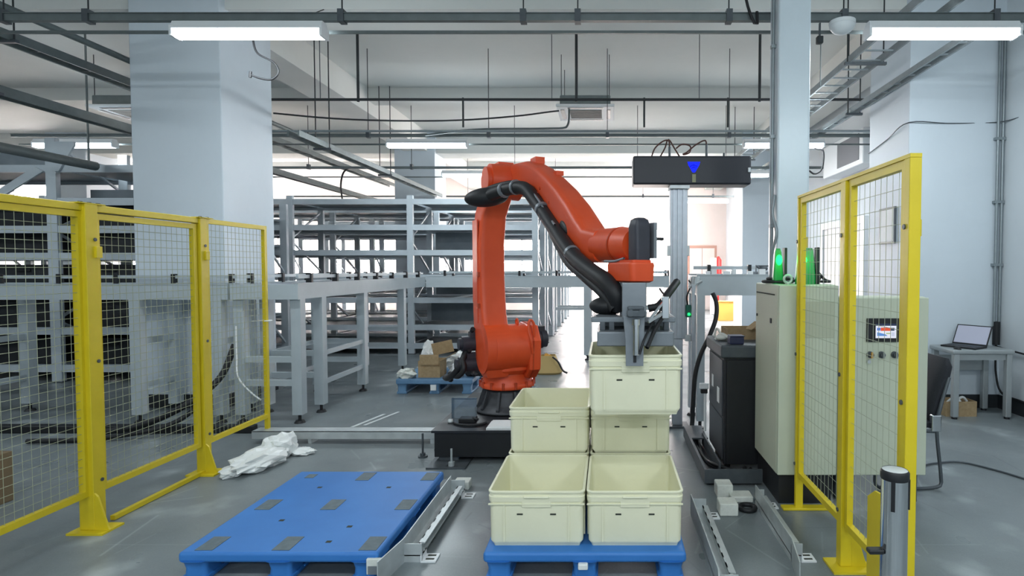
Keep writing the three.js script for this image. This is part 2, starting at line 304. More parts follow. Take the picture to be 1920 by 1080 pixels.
lamp(2.65, 12.0, 3.46, 'batten lamp just beside the end of the black scanner box');
lamp(2.8, 16.8, 3.46, 'distant batten lamp above the pink end wall and door');
lamp(-2.8, 16.8, 3.46, 'distant batten lamp above the rear storage racks');
lamp(-2.95, 0.2, 3.5, 'batten lamp over the fenced walkway, beside the camera');
lamp(2.75, 0.2, 3.5, 'batten lamp over the open floor, beside the camera');
lamp(0, 0.2, 3.5, 'batten lamp over the middle of the near row, above the camera');
lamp(-2.95, -3.2, 3.5, 'batten lamp in the row behind the camera, on the fence side');
lamp(0, -3.2, 3.5, 'batten lamp in the middle of the row behind the camera');
lamp(2.75, -3.2, 3.5, 'batten lamp in the row behind the camera, on the table side');
lamp(-8.2, 4.9, 3.5, 'batten lamp over the floor beyond the long yellow fence');
lamp(-8.2, 0.2, 3.5, 'batten lamp in the row behind, over the far aisle');
// ---------------------------------------------------------------- lighting channels, pipes, trays
function channel(d, y, x0, x1, label, opts = {}) {
  const t = thing('lighting_channel', label, 'channel', [x0, y, d]), w = opts.w || 0.05, hh = opts.h || 0.055;
  part(t, 'upper_rail', [bx(x0, x1, y, y + hh, d - w / 2, d + w / 2), bx(x0, x1, y + hh, y + hh + 0.006, d - w / 2 - 0.012, d + w / 2 + 0.012)], M.pipe);
  if (opts.low) part(t, 'lower_rail', [bx(x0, x1, y - opts.low, y - opts.low + 0.022, d + 0.1, d + 0.125)], M.pipe);
  for (const x of opts.rods || []) { const r = part(t, 'hanger_rod', [rod([x, y, d], [x, CEIL - 0.002, d], 0.006, 6)], M.blackPipe); part(r, 'clamp', [bx(x - 0.025, x + 0.025, y - 0.012, y + 0.09, d - 0.04, d + 0.04)], M.darkSteel); }
  return t;
}
channel(4.93, 3.62, -8.6, RIGHT, 'grey lighting channel crossing in front of the column, closest to the camera', { low: 0.055, rods: [-7, -5.9, -5.0, -4.3, -2.2, -0.7, -0.25, 1.0, 1.95, 3.2] });
channel(9.13, 3.6, -9.2, RIGHT, 'thin lighting channel just below the hanging air conditioner', { low: 0.1, w: 0.04, h: 0.04, rods: [-6.5, -3.7, -1.84, -0.01, 1.87, 2.9] });
channel(12.03, 3.6, -10.5, RIGHT, 'thin lighting channel crossing behind the robot elbow', { low: 0.16, w: 0.04, h: 0.04, rods: [-6.1, -4.0, -1.9, 0.6, 2.4] });
channel(16.83, 3.6, -9, RIGHT, 'most distant thin lighting channel, above the rear racks', { w: 0.04, h: 0.04, rods: [-4, -1.5, 1, 3] });
{ // sprinkler pipe with thick drop rods
  const t = thing('sprinkler_pipe', 'thin dark pipe hung on thick black rods beside the air conditioner', 'pipe', [-5, 3.98, 8.45]);
  part(t, 'pipe', [rod([-4.83, 3.98, 8.45], [RIGHT - 0.01, 3.98, 8.45], 0.02)], M.blackPipe);
  for (const x of [-3.56, -0.45, 2.16]) part(t, 'drop_rod', [rod([x, 3.95, 8.45], [x, CEIL - 0.004, 8.45], 0.02)], M.blackPipe);
  for (const x of [-4.1, -0.8, 1.3]) part(t, 'thin_rod', [rod([x, 3.98, 8.45], [x, CEIL - 0.004, 8.45], 0.006, 6)], M.darkSteel);
  for (const x of [-2.08, 0.52, 1.72]) part(t, 'branch_pipe', [rod([x, 3.6, 8.5], [x, 4.02, 8.5], 0.014)], M.blackPipe);
}
solo('pipe', 'thin vertical and cross frame pipe beside the wide white column', 'pipe', [rod([-4.8, 3.98, 8.3], [-4.8, 3.5, 8.3], 0.02), rod([-4.8, 3.5, 8.3], [RIGHT - 0.01, 3.5, 8.3], 0.016)], M.tray, [-4.8, 3.5, 8.3]);
solo('hanging_cable', 'sagging black cable running to the ceiling air conditioner', 'cable', [tube([[-4.8, 3.8, 8.5], [-4.0, 3.74, 8.55], [-3.2, 3.72, 8.6], [-2.2, 3.75, 8.7], [-1.3, 3.87, 8.9], [-0.9, 3.95, 9.0], [-0.75, 3.98, 9.05]], 0.013, 40, 6)], M.blackPipe, [-4.8, 3.8, 8.5]);
solo('drain_pipe', 'grey bent drain pipe below the air conditioner', 'pipe', [tube([[-2.75, 3.58, 8.9], [-2.0, 3.66, 8.9], [-0.9, 3.7, 9.0], [-0.66, 3.71, 9.0], [-0.63, 3.76, 9.1], [-0.62, 3.95, 9.4], [-0.62, 4.12, 9.45]], 0.016, 40, 6)], M.pipe, [-0.63, 3.71, 9]);
// hook of cable below the first lamp
solo('loose_cable', 'loose black cable end curling under the lamp before the column', 'cable', [tube([[-3.2, 3.66, 5.35], [-3.16, 3.52, 5.35], [-3.0, 3.42, 5.35], [-2.97, 3.34, 5.35], [-3.03, 3.28, 5.35], [-3.14, 3.29, 5.35], [-3.22, 3.32, 5.35]], 0.009, 40, 6), rod([-3.225, 3.295, 5.35], [-3.22, 3.35, 5.35], 0.012, 6), rod([-3.2, 3.65, 5.35], [-3.2, 4.49, 6.71], 0.006, 6)], M.rubber, [-3.1, 3.28, 5.35]);
// cable trays that run away from the camera
function rail(name, label, a, b, w, h, mat, hang = []) {
  const t = thing(name, label, 'cable tray', a); const dx = b[0] - a[0], dy = b[1] - a[1], dd = b[2] - a[2];
  const off = (s) => [[a[0] + s * w / 2, a[1], a[2]], [b[0] + s * w / 2, b[1], b[2]]];
  for (const s of [-1, 1]) part(t, 'side_rail', [bar(...off(s), 0.02, h)], mat);
  const n = Math.floor(dd / 0.3); for (let i = 1; i < n; i++) { const f = i / n; part(t, 'rung', [bar([a[0] + dx * f - w / 2, a[1] + dy * f - h * 0.2, a[2] + dd * f], [a[0] + dx * f + w / 2, a[1] + dy * f - h * 0.2, a[2] + dd * f], 0.03, 0.012)], mat); }
  for (const d of hang) { const f = (d - a[2]) / dd, y = a[1] + dy * f; for (const s of [-1, 1]) part(t, 'hanger_rod', [rod([a[0] + s * (w / 2 + 0.03), y - 0.04, d], [a[0] + s * (w / 2 + 0.03), CEIL, d], 0.008, 6)], M.blackPipe); part(t, 'support_bar', [bar([a[0] - w / 2 - 0.06, y - 0.05, d], [a[0] + w / 2 + 0.06, y - 0.05, d], 0.04, 0.03)], M.darkSteel); }
  return t;
}
rail('cable_tray', 'grey cable ladder running back high above the cabinets', [2.86, 3.9, 4.2], [2.86, 3.9, 14.4], 0.34, 0.08, M.tray, [6.6, 9.6, 12.4]);
rail('cable_tray', 'narrow grey cable tray running back beside the cable ladder', [3.28, 3.68, 5.2], [3.28, 3.68, 14.4], 0.1, 0.06, M.tray, [7.9, 11]);
rail('cable_tray', 'upper dark tray running back past the wide column, over the yellow fence', [-5.85, 3.82, 4.6], [-5.85, 3.82, 16], 0.16, 0.09, M.pipe, [5.75, 9]);
rail('cable_tray', 'lower dark tray hung under the upper one, over the yellow fence', [-6.15, 3.36, 4.2], [-6.15, 3.36, 16], 0.12, 0.1, M.pipe, [5.9, 9.3]);
solo('pipe', 'single round pipe running back above the two dark trays', 'pipe', [rod([-5.55, 3.98, 4.9], [-5.55, 3.98, 15], 0.035, 10)], M.pipe, [-5.55, 3.98, 4.9]);
solo('pipe', 'thick round pipe running back toward the dark rack, lowest in the bundle', 'pipe', [rod([-6.9, 2.95, 5.2], [-6.9, 2.95, 7.95], 0.06, 10), rod([-6.9, 2.95, 6.3], [-6.9, CEIL - 0.01, 6.3], 0.012, 6), rod([-6.9, 2.95, 7.85], [-6.9, CEIL - 0.01, 7.85], 0.012, 6)], M.pipe, [-6.9, 2.95, 5.2]);
rail('cable_tray', 'grey tray running back on the robot side of the wide column', [-4.35 + 0.2, 3.36, 7.8], [-4.15, 3.36, 14.5], 0.14, 0.08, M.pipe, [8.6, 11]);
// ceiling cassettes
function cassette(x, d, h, label) {
  const t = thing('air_conditioner', label, 'air conditioner', [x, h, d]);
  part(t, 'body', [rb(x - 0.4, x + 0.4, h + 0.04, h + 0.2, d - 0.4, d + 0.4, 0.02)], M.pipe);
  part(t, 'panel', [rb(x - 0.46, x + 0.46, h, h + 0.045, d - 0.46, d + 0.46, 0.015)], M.white);
  const gr = part(t, 'grille', [bx(x - 0.26, x + 0.26, h - 0.006, h + 0.004, d - 0.26, d + 0.26)], M.grille);
  for (let k = -4; k <= 4; k++) part(gr, 'slat', [bx(x - 0.25, x + 0.25, h - 0.011, h - 0.004, d + k * 0.055 - 0.012, d + k * 0.055 + 0.012)], M.grille);
  for (const [a, b, c, e] of [[-0.28, 0.28, -0.4, -0.34], [-0.28, 0.28, 0.34, 0.4], [-0.4, -0.34, -0.28, 0.28], [0.34, 0.4, -0.28, 0.28]]) part(t, 'air_slot', [bx(x + a, x + b, h - 0.005, h + 0.005, d + c, d + e)], M.darkSteel);
  for (const sx of [-1, 1]) for (const sd of [-1, 1]) part(t, 'hanger_rod', [rod([x + sx * 0.38, h + 0.2, d + sd * 0.36], [x + sx * 0.38, CEIL, d + sd * 0.36], 0.006, 6)], M.blackPipe);
}
cassette(-0.36, 9.75, 4.11, 'white ceiling air conditioner hanging above the robot arm');
cassette(-7.75, 9.75, 4.11, 'white ceiling air conditioner hanging above the dark racks');
{ // steel post and conduit
  const t = thing('steel_post', 'square pale steel post from floor to ceiling behind the grey cabinet', 'post', [1.44, 0, 4.7]);
  part(t, 'shaft', [rb(1.315, 1.565, 0.012, CEIL, 4.58, 4.83, 0.018)], std({ map: tint('#d6e2ea', 6, 5, 4, 95, 256, 1), roughness: 0.3, metalness: 0.05 }));
  part(t, 'base_plate', [bx(1.3, 1.66, 0, 0.014, 4.52, 4.9)], M.darkSteel);
  part(t, 'conduit', [rod([1.295, 1.5, 4.66], [1.295, CEIL, 4.66], 0.014), ...[1.9, 2.6, 3.3, 4].map((y) => bx(1.278, 1.318, y, y + 0.025, 4.64, 4.68))], M.tray);
  part(t, 'wrapped_cable', [tube([[1.29, 1.45, 4.62], [1.285, 1.7, 4.6], [1.31, 1.85, 4.57], [1.285, 2.0, 4.6], [1.3, 2.15, 4.6]], 0.013, 24, 6)], M.tray);
}
{
  const t = thing('dome_camera', 'white dome camera under the closest lighting channel, beside the steel post', 'camera', [1.94, 3.52, 4.93]);
  part(t, 'dome', [new THREE.SphereGeometry(0.1, 24, 12, 0, 6.3, 1.57, 1.58).scale(1, 0.75, 1).translate(1.94, 3.59, -4.93)], M.white); part(t, 'mount', [rod([1.94, 3.59, 4.93], [1.94, 3.62, 4.93], 0.105, 24)], M.white);
  const u = thing('sensor_box', 'small dark sensor box with a thin wire hanging near the white dome camera', 'sensor', [1.77, 3.47, 4.97]);
  part(u, 'casing', [rb(1.745, 1.795, 3.455, 3.515, 4.95, 5.0, 0.006, 1)], M.blackPipe); part(u, 'bracket', [bx(1.764, 1.776, 3.515, 3.625, 4.965, 4.985)], M.darkSteel); part(u, 'wire', [rod([1.78, 3.1, 4.975], [1.78, 3.46, 4.975], 0.004, 6)], M.pipe);
}
solo('loose_cable', 'bent black cable end below the channel between steel post and wall vent', 'cable', [tube([[3.05, 3.6, 9.1], [3.2, 3.42, 9.1], [3.3, 3.4, 9.1], [3.32, 3.25, 9.1], [3.28, 3.08, 9.1], [3.18, 3.03, 9.1], [3.1, 3.08, 9.1]], 0.014, 30, 6)], M.rubber, [3.2, 3.05, 9.1]);
solo('loose_cable', 'black cable hooked over the channel between the two white columns', 'cable', [tube([[-5.45, 2.95, 12.1], [-5.48, 3.3, 12.1], [-5.4, 3.55, 12.08], [-5.25, 3.63, 12.06], [-5.12, 3.62, 12.05]], 0.018, 30, 6)], M.rubber, [-5.4, 3.0, 12.1]);
solo('loose_cable', 'looped black cable end hanging from the channel beside the steel post', 'cable', [tube([[1.14, CEIL, 4.88], [1.12, 3.85, 4.88], [1.17, 3.65, 4.88], [1.22, 3.56, 4.88], [1.22, 3.68, 4.88]], 0.012, 30, 6)], M.rubber, [1.17, 3.6, 4.88]);
{ // conduits in the wall corner
  const t = thing('conduit', 'pair of vertical grey conduits in the wall corner by the laptop table', 'conduit', [4.38, 0.9, 6.57]);
  for (const x of [4.33, 4.385]) part(t, 'pipe', [rod([x, 0.93, 6.565], [x, 4.2, 6.565], 0.016)], M.tray);
  part(t, 'saddle', [1.6, 2.3, 3.0].map((y) => bx(4.3, 4.41, y, y + 0.03, 6.55, 6.6)), M.tray);
  part(t, 'foam_sleeve', [rod([4.355, 0.72, 6.56], [4.355, 0.98, 6.56], 0.038, 10)], M.rubber);
}
solo('wall_cable', 'thin dark cable fixed around the white column and along the side wall', 'cable', [tube([[3.35, 3.05, 7.6], [3.35, 3.12, 7.1], [3.35, 3.2, 6.59], [3.8, 3.19, 6.59], [4.3, 3.2, 6.59], [4.4, 3.2, 6.5], [4.405, 3.22, 5.6], [4.405, 3.24, 4.5]], 0.006, 60, 5)], M.darkSteel, [3.35, 3.2, 6.59]);
{
  const t = thing('notice_frame', 'framed white notice on the side of the column behind the mesh', 'notice', [3.35, 1.87, 7.05]);
  part(t, 'frame', [bx(3.335, 3.36, 1.87, 2.3, 6.86, 7.24)], M.darkSteel); part(t, 'sheet', [bx(3.331, 3.336, 1.895, 2.275, 6.88, 7.22)], M.paper);
}
{
  const t = thing('vent_box', 'white wall box with dark grey square opening high on the side wall', 'vent', [4.2, 3.4, 10.7]);
  part(t, 'casing', [rb(4.12, RIGHT, 3.28, 3.86, 9.55, 11.3, 0.02)], M.white); part(t, 'opening', [bx(4.11, 4.125, 3.36, 3.79, 9.7, 10.6)], std({ color: '#6a6d74', roughness: 0.7 }), { label: 'dark grey opening' });
}
// ================================================================ yellow safety fences
function fence(name, label, x, posts, panels, y0, y1, cell, o = {}) {
  const t = thing(name, label, 'safety fence', [x, 0, (posts[0][0] + posts[posts.length - 1][0]) / 2]);
  for (const [d, w, pw, side, plain] of posts) {
    const p = part(t, 'post', [rb(x - pw / 2, x + pw / 2, 0.012, y1, d - w / 2, d + w / 2, 0.004, 1)], M.yellow);
    part(p, 'base_plate', [plain ? rb(x - 0.11, x + 0.2, 0.001, 0.018, d - 0.035, d + 0.03, 0.004, 1) : bx(x - 0.085, x + 0.13, 0, 0.012, d - 0.09, d + 0.07)], M.yellow);
    for (const s of [side, -side]) { if (!s) continue; const g = prism([[0, 0], [0.085 * s, 0], [0.075 * s, 0.02], [0.02 * s, 0.2], [0, 0.22]], 0.012); g.translate(x + s * pw / 2, 0.012, -(d - w / 2 + 0.01)); if (s === side && !plain) part(p, 'gusset', [g], M.yellow); }
    for (const y of [0.3, 1.02, 1.75]) part(p, 'bolt', [rod([x + side * pw / 2, y, d + w * 0.2], [x + side * (pw / 2 + 0.006), y, d + w * 0.2], 0.011, 8), rod([x - side * pw / 2, y, d + w * 0.2], [x - side * (pw / 2 + 0.006), y, d + w * 0.2], 0.011, 8)], M.darkSteel);
    part(p, 'clip', [rb(x + side * (pw / 2) - 0.008, x + side * (pw / 2) + 0.014, y1 - 0.32, y1 - 0.25, d + w / 2 - 0.03, d + w / 2 + 0.012, 0.003, 1)], M.yellow);
  }
  for (const [a, b, fw, top] of panels) {
    const yt = y1 - (top || 0), th = 0.032;
    const f = part(t, 'panel_frame', [bx(x - th / 2, x + th / 2, y0, y0 + 0.036, a, b), bx(x - th / 2, x + th / 2, yt - 0.036, yt, a, b), bx(x - th / 2, x + th / 2, y0 + 0.036, yt - 0.036, a, a + fw), bx(x - th / 2, x + th / 2, y0 + 0.036, yt - 0.036, b - fw, b)], M.yellow);
    const w = [], r = o.wire ? 0.0013 : 0.0017, ny = Math.round((yt - y0 - 0.07) / cell[1]), nd = Math.round((b - a - 2 * fw) / cell[0]);
    for (let i = 1; i < ny; i++) { const y = y0 + 0.036 + (yt - y0 - 0.072) * i / ny; w.push(rod([x, y, a + fw * 0.5], [x, y, b - fw * 0.5], r, 4, r, true)); }
    for (let i = 1; i < nd; i++) { const d = a + fw + (b - a - 2 * fw) * i / nd; w.push(rod([x + 0.003, y0 + 0.02, d], [x + 0.003, yt - 0.02, d], r, 4, r, true)); }
    part(f, 'wire_mesh', w, o.wire || M.wire, { stuff: true });
  }
  return t;
}
{
  const t = fence('safety_fence', 'long yellow mesh safety fence with wide posts, standing by the blue pallet', -3.115, [[1.75, 0.07, 0.06, 1], [3.5, 0.085, 0.09, 1], [4.48, 0.07, 0.07, 1]], [[1.8, 3.457, 0.018, 0.045], [3.55, 4.43, 0.035, 0.05], [4.53, 5.34, 0.035]], 0.215, 1.96, [0.05, 0.05]);
  part(t, 'top_rail', [rb(-3.14, -3.09, 1.918, 1.96, 1.75, 4.5, 0.004, 1)], M.yellow);
  part(t, 'end_leg', [bx(-3.132, -3.098, 0, 0.22, 5.305, 5.34)], M.yellow);
  part(t, 'threshold_bar', [bx(-3.115, -3.085, 0.004, 0.032, 3.62, 4.46)], M.yellow);
  part(t, 'joint_plate', [bx(-3.13, -3.07, 1.96, 1.966, 3.42, 3.6), bx(-3.13, -3.07, 1.96, 1.966, 4.42, 4.58)], M.yellow);
  part(t, 'bolt', [[3.45], [3.51], [3.57], [4.46], [4.54]].map(([d]) => rod([-3.09, 1.966, d], [-3.09, 1.972, d], 0.012, 8)), M.darkSteel);
  part(t, 'cable_tie', [tube([[-3.12, 1.1, 5.36], [-3.12, 1.1, 5.31], [-3.08, 1.1, 5.31], [-3.08, 1.1, 5.36]], 0.006, 24, 5, true), rod([-3.12, 1.1, 5.36], [-3.35, 1.08, 5.5], 0.004, 5)], M.paper);
  const u = fence('safety_fence', 'short yellow mesh safety fence standing in front of the grey control cabinets', 1.25, [[2.42, 0.05, 0.05, 1], [3.06, 0.06, 0.06, 1], [3.8, 0.03, 0.05, 1, 1]], [[2.45, 3.02, 0.03], [3.1, 3.78, 0.025]], 0.22, 2.03, [0.055, 0.075], { wire: M.wireThin });
  part(u, 'top_rail', [bx(1.226, 1.274, 2.03, 2.046, 2.395, 3.815)], M.yellow);
  part(u, 'corner_plate', [prism([[0, 0], [0.24, -0.03], [0.24, 0.45], [0.07, 0.43], [0, 0.38]], 0.012, 0.002).rotateY(-Math.PI / 2).translate(1.215, 0.14, -2.7)], M.yellow, { label: 'yellow sheet plate at the bottom of the mesh' });
}
// ================================================================ pallets and bins
function pallet(name, label, x0, x1, d0, d1, h, mat, o = {}) {
  const t = thing(name, label, 'pallet', [(x0 + x1) / 2, 0, (d0 + d1) / 2]), dk = h * 0.36, w = x1 - x0, dp = d1 - d0;
  part(t, 'deck', [rb(x0, x1, h - dk, h, d0, d1, 0.018, 3)], mat);
  const fx = [x0 + w * 0.075, (x0 + x1) / 2, x1 - w * 0.075], fd = [d0 + dp * 0.07, (d0 + d1) / 2, d1 - dp * 0.07];
  for (const x of fx) { part(t, 'runner', [rb(x - w * 0.065, x + w * 0.065, 0, h * 0.17, d0 + 0.01, d1 - 0.01, 0.008, 1)], mat);
    for (const d of fd) { const g = ringLoft([[0, h * 0.12], [-0.004, h * 0.4], [0.006, h * 0.62], [0.022, h * 0.7]], w * 0.115, dp * 0.12, 0.025); g.translate(x, 0, -d); part(t, 'block', [g], mat); } }
  return t;
}
{
  const t = pallet('plastic_pallet', 'empty blue plastic pallet with grey tape patches lying on the floor', -2.165, -1.155, 2.9, 4.09, 0.15, M.bluePallet);
  for (const d of [3.98, 3.5, 3.0]) for (const x of [-2.05, -1.66, -1.22]) { if (d === 3.98 && x === -2.05) continue; const g = bx(x - 0.045, x + 0.045, 0.15, 0.1525, d - 0.075, d + 0.075); part(t, 'grip_patch', [g], M.palletTape); }
  part(t, 'grip_patch', [bx(-2.07, -2.01, 0.15, 0.1525, 3.95, 4.02)], M.palletTape);
  for (const [x, d] of [[-1.88, 3.78], [-1.43, 3.78], [-1.85, 3.28], [-1.43, 3.2], [-1.46, 3.02]]) part(t, 'deck_slot', [bx(x - 0.014, x + 0.014, 0.148, 0.1508, d - 0.012, d + 0.012)], M.slot);
  const lab = part(t, 'label_pocket', [rb(-1.21, -1.135, 0.045, 0.125, 2.885, 2.905, 0.004, 1)], M.foam); part(lab, 'insert', [bx(-1.2, -1.15, 0.05, 0.09, 2.88, 2.886)], M.grip);
  const b = pallet('plastic_pallet', 'blue plastic pallet under the stacked pale bins', -0.63, 0.395, 2.9, 4.2, 0.15, M.bluePallet);
  part(b, 'scrap_tag', [rb(-0.15, -0.1, 0.075, 0.105, 2.87, 2.9, 0.006, 1)], M.bagWhite);
}
function makeBin(label, pos) {
  const t = thing('storage_bin', label, 'bin', pos, { group: 'pale green plastic bins', local: true });
  const W = 0.484, D = 0.584, H = 0.292;
  const shell = ringLoft([[-0.022, 0], [-0.018, 0.012], [-0.004, 0.03], [-0.002, 0.21], [-0.001, 0.235], [0.004, 0.237], [0.006, 0.262], [0.001, 0.265], [0.0, 0.279], [0.006, 0.281], [0.007, 0.289], [0.003, H], [-0.006, H], [-0.009, 0.285], [-0.014, 0.02], [-0.05, 0.008]], W, D, 0.03, 5);
  part(t, 'shell', [shell], M.bin);
  const ribs = []; for (const s of [-1, 1]) for (const q of [-1, 1]) { ribs.push(lb(q * 0.165 - 0.004, q * 0.165 + 0.004, 0.03, 0.236, s * (D / 2) - 0.004, s * (D / 2) + 0.0035)); ribs.push(lb(s * (W / 2) - 0.004, s * (W / 2) + 0.0035, 0.03, 0.236, q * 0.2 - 0.004, q * 0.2 + 0.004)); }
  part(t, 'rib', ribs, M.bin);
  for (const s of [-1, 1]) { part(t, 'handle_lip', [new RoundedBoxGeometry(0.13, 0.012, 0.012, 2, 0.005).translate(0, 0.262, s * (D / 2 + 0.006)), new RoundedBoxGeometry(0.15, 0.05, 0.006, 2, 0.0028).translate(0, 0.232, s * (D / 2 + 0.001))], M.bin);
    part(t, 'edge_flange', [lb(-W / 2 - 0.003, W / 2 + 0.003, 0.222, 0.228, s * (D / 2) - 0.004, s * (D / 2) + 0.006)], M.bin);
    for (const q of [-1, 1]) part(t, 'slot', [lb(q * 0.085 - 0.015, q * 0.085 + 0.015, 0.168, 0.175, s * (D / 2) - 0.003, s * (D / 2) + 0.0006)], M.slot); }
  return t;
}
function lb(x0, x1, y0, y1, z0, z1) { const g = new THREE.BoxGeometry(x1 - x0, y1 - y0, z1 - z0); g.translate((x0 + x1) / 2, (y0 + y1) / 2, (z0 + z1) / 2); return g; }
{
  const a = makeBin('open pale bin in the front row, beside the one below the gripper', [-0.366, 0.15, 3.25]);
  const at = (x, y, d, label) => dup(a, [x + 0.366, y - 0.15, d - 3.25], label);
  at(0.138, 0.15, 3.25, 'open pale bin in the front row, directly below the bin held by the gripper');
  at(-0.366, 0.15, 3.86, 'hidden lower pale bin in the rear row, carrying the bin with a label pocket');
  at(0.138, 0.15, 3.86, 'hidden lower pale bin in the rear row, on the cabinet side');
  const m = at(-0.362, 0.435, 3.86, 'upper pale bin in the rear row with a clear label pocket');
  at(0.14, 0.435, 3.86, 'upper pale bin in the rear row, half hidden behind the lifted bin');
  const l = at(0.146, 0.802, 3.365, 'pale bin lifted in the air by the robot gripper');
  l.rotation.z = 0.004; l.scale.y = 1.1;
  part(m, 'label_pocket', [lb(-0.075, 0.065, 0.03, 0.145, 0.286, 0.2935), lb(-0.1, 0.065, 0.14, 0.152, 0.286, 0.295), lb(-0.008, -0.002, 0.03, 0.145, 0.29, 0.295)], std({ color: '#ccd3c4', roughness: 0.3 }), { label: 'pale label pocket' });
}
// ================================================================ the robot
const LR = (a, b, r, n = 20, r2) => rod([a[0], a[1], -a[2]], [b[0], b[1], -b[2]], r, n, r2);
const robot = thing('palletising_robot', 'orange palletising robot arm holding a pale bin', 'robot', [-0.94, 0.264, 5.45], { ry: -63 * Math.PI / 180, local: true });
const rInv = robot.matrixWorld.clone().invert();
const W2R = (g) => { const m = merge([].concat(g)); m.applyMatrix4(rInv); return m; };
{
  const cyl = (x, y, z0, z1, r, n = 28, r2) => LR([x, y, z0], [x, y, z1], r, n, r2);
  const ped = part(robot, 'pedestal', [lathe([[0, 0], [0.3, 0], [0.3, 0.025], [0.27, 0.035], [0.235, 0.08], [0.2, 0.17], [0.21, 0.215], [0, 0.215]], [0, 0, 0], 28)], M.casting);
  for (let k = 0; k < 10; k++) { const a = k / 10 * 6.283; part(ped, 'rib', [lb(0.17, 0.285, 0.03, 0.05, -0.012, 0.012).applyMatrix4(new THREE.Matrix4().makeRotationY(a)), prism([[0.17, 0.03], [0.285, 0.03], [0.225, 0.2], [0.17, 0.2]], 0.02).rotateY(a)], M.casting); }
  const base = part(robot, 'base_ring', [lathe([[0, 0.215], [0.235, 0.215], [0.25, 0.225], [0.25, 0.262], [0.228, 0.275], [0.222, 0.34], [0.23, 0.37], [0.19, 0.4], [0, 0.4]], [0, 0, 0], 36)], M.orange);
  for (let k = 0; k < 14; k++) { const a = k / 14 * 6.283; part(base, 'bolt', [rod([0.249 * Math.cos(a), 0.225, 0.249 * Math.sin(a)], [0.249 * Math.cos(a), 0.285, 0.249 * Math.sin(a)], 0.012, 7)], M.orangeDark); }
  // turret and shoulder hub
  const tur = ringLoft([[-0.03, 0.37], [0.0, 0.4], [0.0, 0.52], [-0.02, 0.62], [-0.07, 0.72], [-0.1, 0.75]], 0.44, 0.36, 0.12, 5); tur.translate(0.06, 0, 0.02);
  part(robot, 'turret', [tur, cyl(0.16, 0.6, -0.1, 0.2, 0.21, 32), lathe([[0.235, 0.36], [0.25, 0.385], [0.25, 0.41], [0.2, 0.44]], [0, 0, 0], 32)], M.orange);
  // shoulder drive housing on the far side, then its black motor
  const oct = [[-0.2, -0.12], [-0.13, -0.27], [0.08, -0.29], [0.19, -0.2], [0.21, 0.06], [0.12, 0.19], [-0.08, 0.21], [-0.2, 0.1]];
  const dh = part(robot, 'drive_housing', [prism(oct, 0.11, 0.018).translate(0.16, 0.61, -0.15), cyl(0.16, 0.61, -0.11, -0.08, 0.2, 28)], M.orange);
  part(dh, 'cover_seam', [prism(oct.map(([x, y]) => [x * 1.02, y * 1.02]), 0.01).translate(0.16, 0.61, -0.13)], M.orangeDark);
  part(robot, 'shoulder_motor', [cyl(0.16, 0.66, -0.32, -0.2, 0.08, 20), cyl(0.16, 0.66, -0.28, -0.26, 0.088, 20), lb(0.12, 0.2, 0.73, 0.78, -0.3, -0.22)], M.motor);
  part(robot, 'conduit', [tube([[0.34, 0.7, 0.14], [0.36, 0.83, 0.13], [0.36, 0.86, 0.1], [0.37, 0.78, 0.08], [0.39, 0.66, 0.1], [0.37, 0.56, 0.12]], 0.012, 30, 7)], M.orange);
  part(robot, 'eye_bolt', [new THREE.TorusGeometry(0.028, 0.009, 8, 16).translate(0.2, 0.83, -0.03)], M.orange);
  // black axis motors and cable bundle on the near side of the base
  for (const [x, y, z] of [[-0.1, 0.62, 0.31], [-0.1, 0.43, 0.34]]) { const m = part(robot, 'axis_motor', [cyl(x, y, z - 0.1, z + 0.09, 0.07, 20), cyl(x, y, z + 0.09, z + 0.12, 0.055, 20), lb(x - 0.04, x + 0.04, y + 0.05, y + 0.11, z - 0.06, z + 0.02)], M.motor); part(m, 'plug', [LR([x, y + 0.1, z], [x + 0.06, y + 0.14, z], 0.022, 10)], M.black); }
  part(robot, 'cable_bundle', [tube([[-0.1, 0.55, -0.36], [-0.06, 0.44, -0.42], [-0.1, 0.36, -0.46], [-0.2, 0.3, -0.5], [-0.34, 0.28, -0.5]], 0.03, 30, 8), tube([[-0.06, 0.48, -0.4], [-0.02, 0.4, -0.4], [-0.08, 0.33, -0.44], [-0.22, 0.33, -0.48], [-0.3, 0.26, -0.46]], 0.026, 30, 8)], M.rubber);
  // lower arm
  const z = 0.165;
  const la = part(robot, 'lower_arm', [sweep([[0.28, 0.44, 0.1, 0.1], [0.2, 0.47, 0.115, 0.165], [0.13, 0.56, 0.12, 0.2], [0.05, 0.72, 0.12, 0.19], [0.0, 0.9, 0.12, 0.165], [-0.03, 1.2, 0.12, 0.15], [-0.03, 1.55, 0.12, 0.145], [0.0, 1.8, 0.116, 0.14, 0.15], [0.05, 1.95, 0.112, 0.14, 0.115], [0.1, 2.06, 0.105, 0.13, 0.09], [0.12, 2.14, 0.1, 0.1, 0.08]].map(([x, y, a, b, q]) => ({ p: [x, y, q === undefined ? z : q], a, b })), 7, 28, 28), cyl(0.14, 0.6, 0.06, 0.28, 0.225, 36)], M.orange);
  part(la, 'cover_strip', [lb(-0.1, 0.06, 1.0, 1.75, z + 0.118, z + 0.128), lb(-0.08, 0.06, 0.82, 0.96, z + 0.114, z + 0.126)], M.orange);
  part(la, 'cable_clip', [lb(0.06, 0.1, 1.24, 1.28, z + 0.1, z + 0.135), lb(0.08, 0.12, 0.96, 1.0, z + 0.1, z + 0.135)], M.orangeDark);
  // elbow
  part(robot, 'elbow', [cyl(0.14, 2.09, -0.07, 0.2, 0.165, 32, 0.15), cyl(0.14, 2.09, 0.2, 0.24, 0.12, 28), lb(0.05, 0.16, 2.2, 2.262, -0.02, 0.12), cyl(0.16, 2.1, -0.16, 0.02, 0.13, 28)], M.orange);
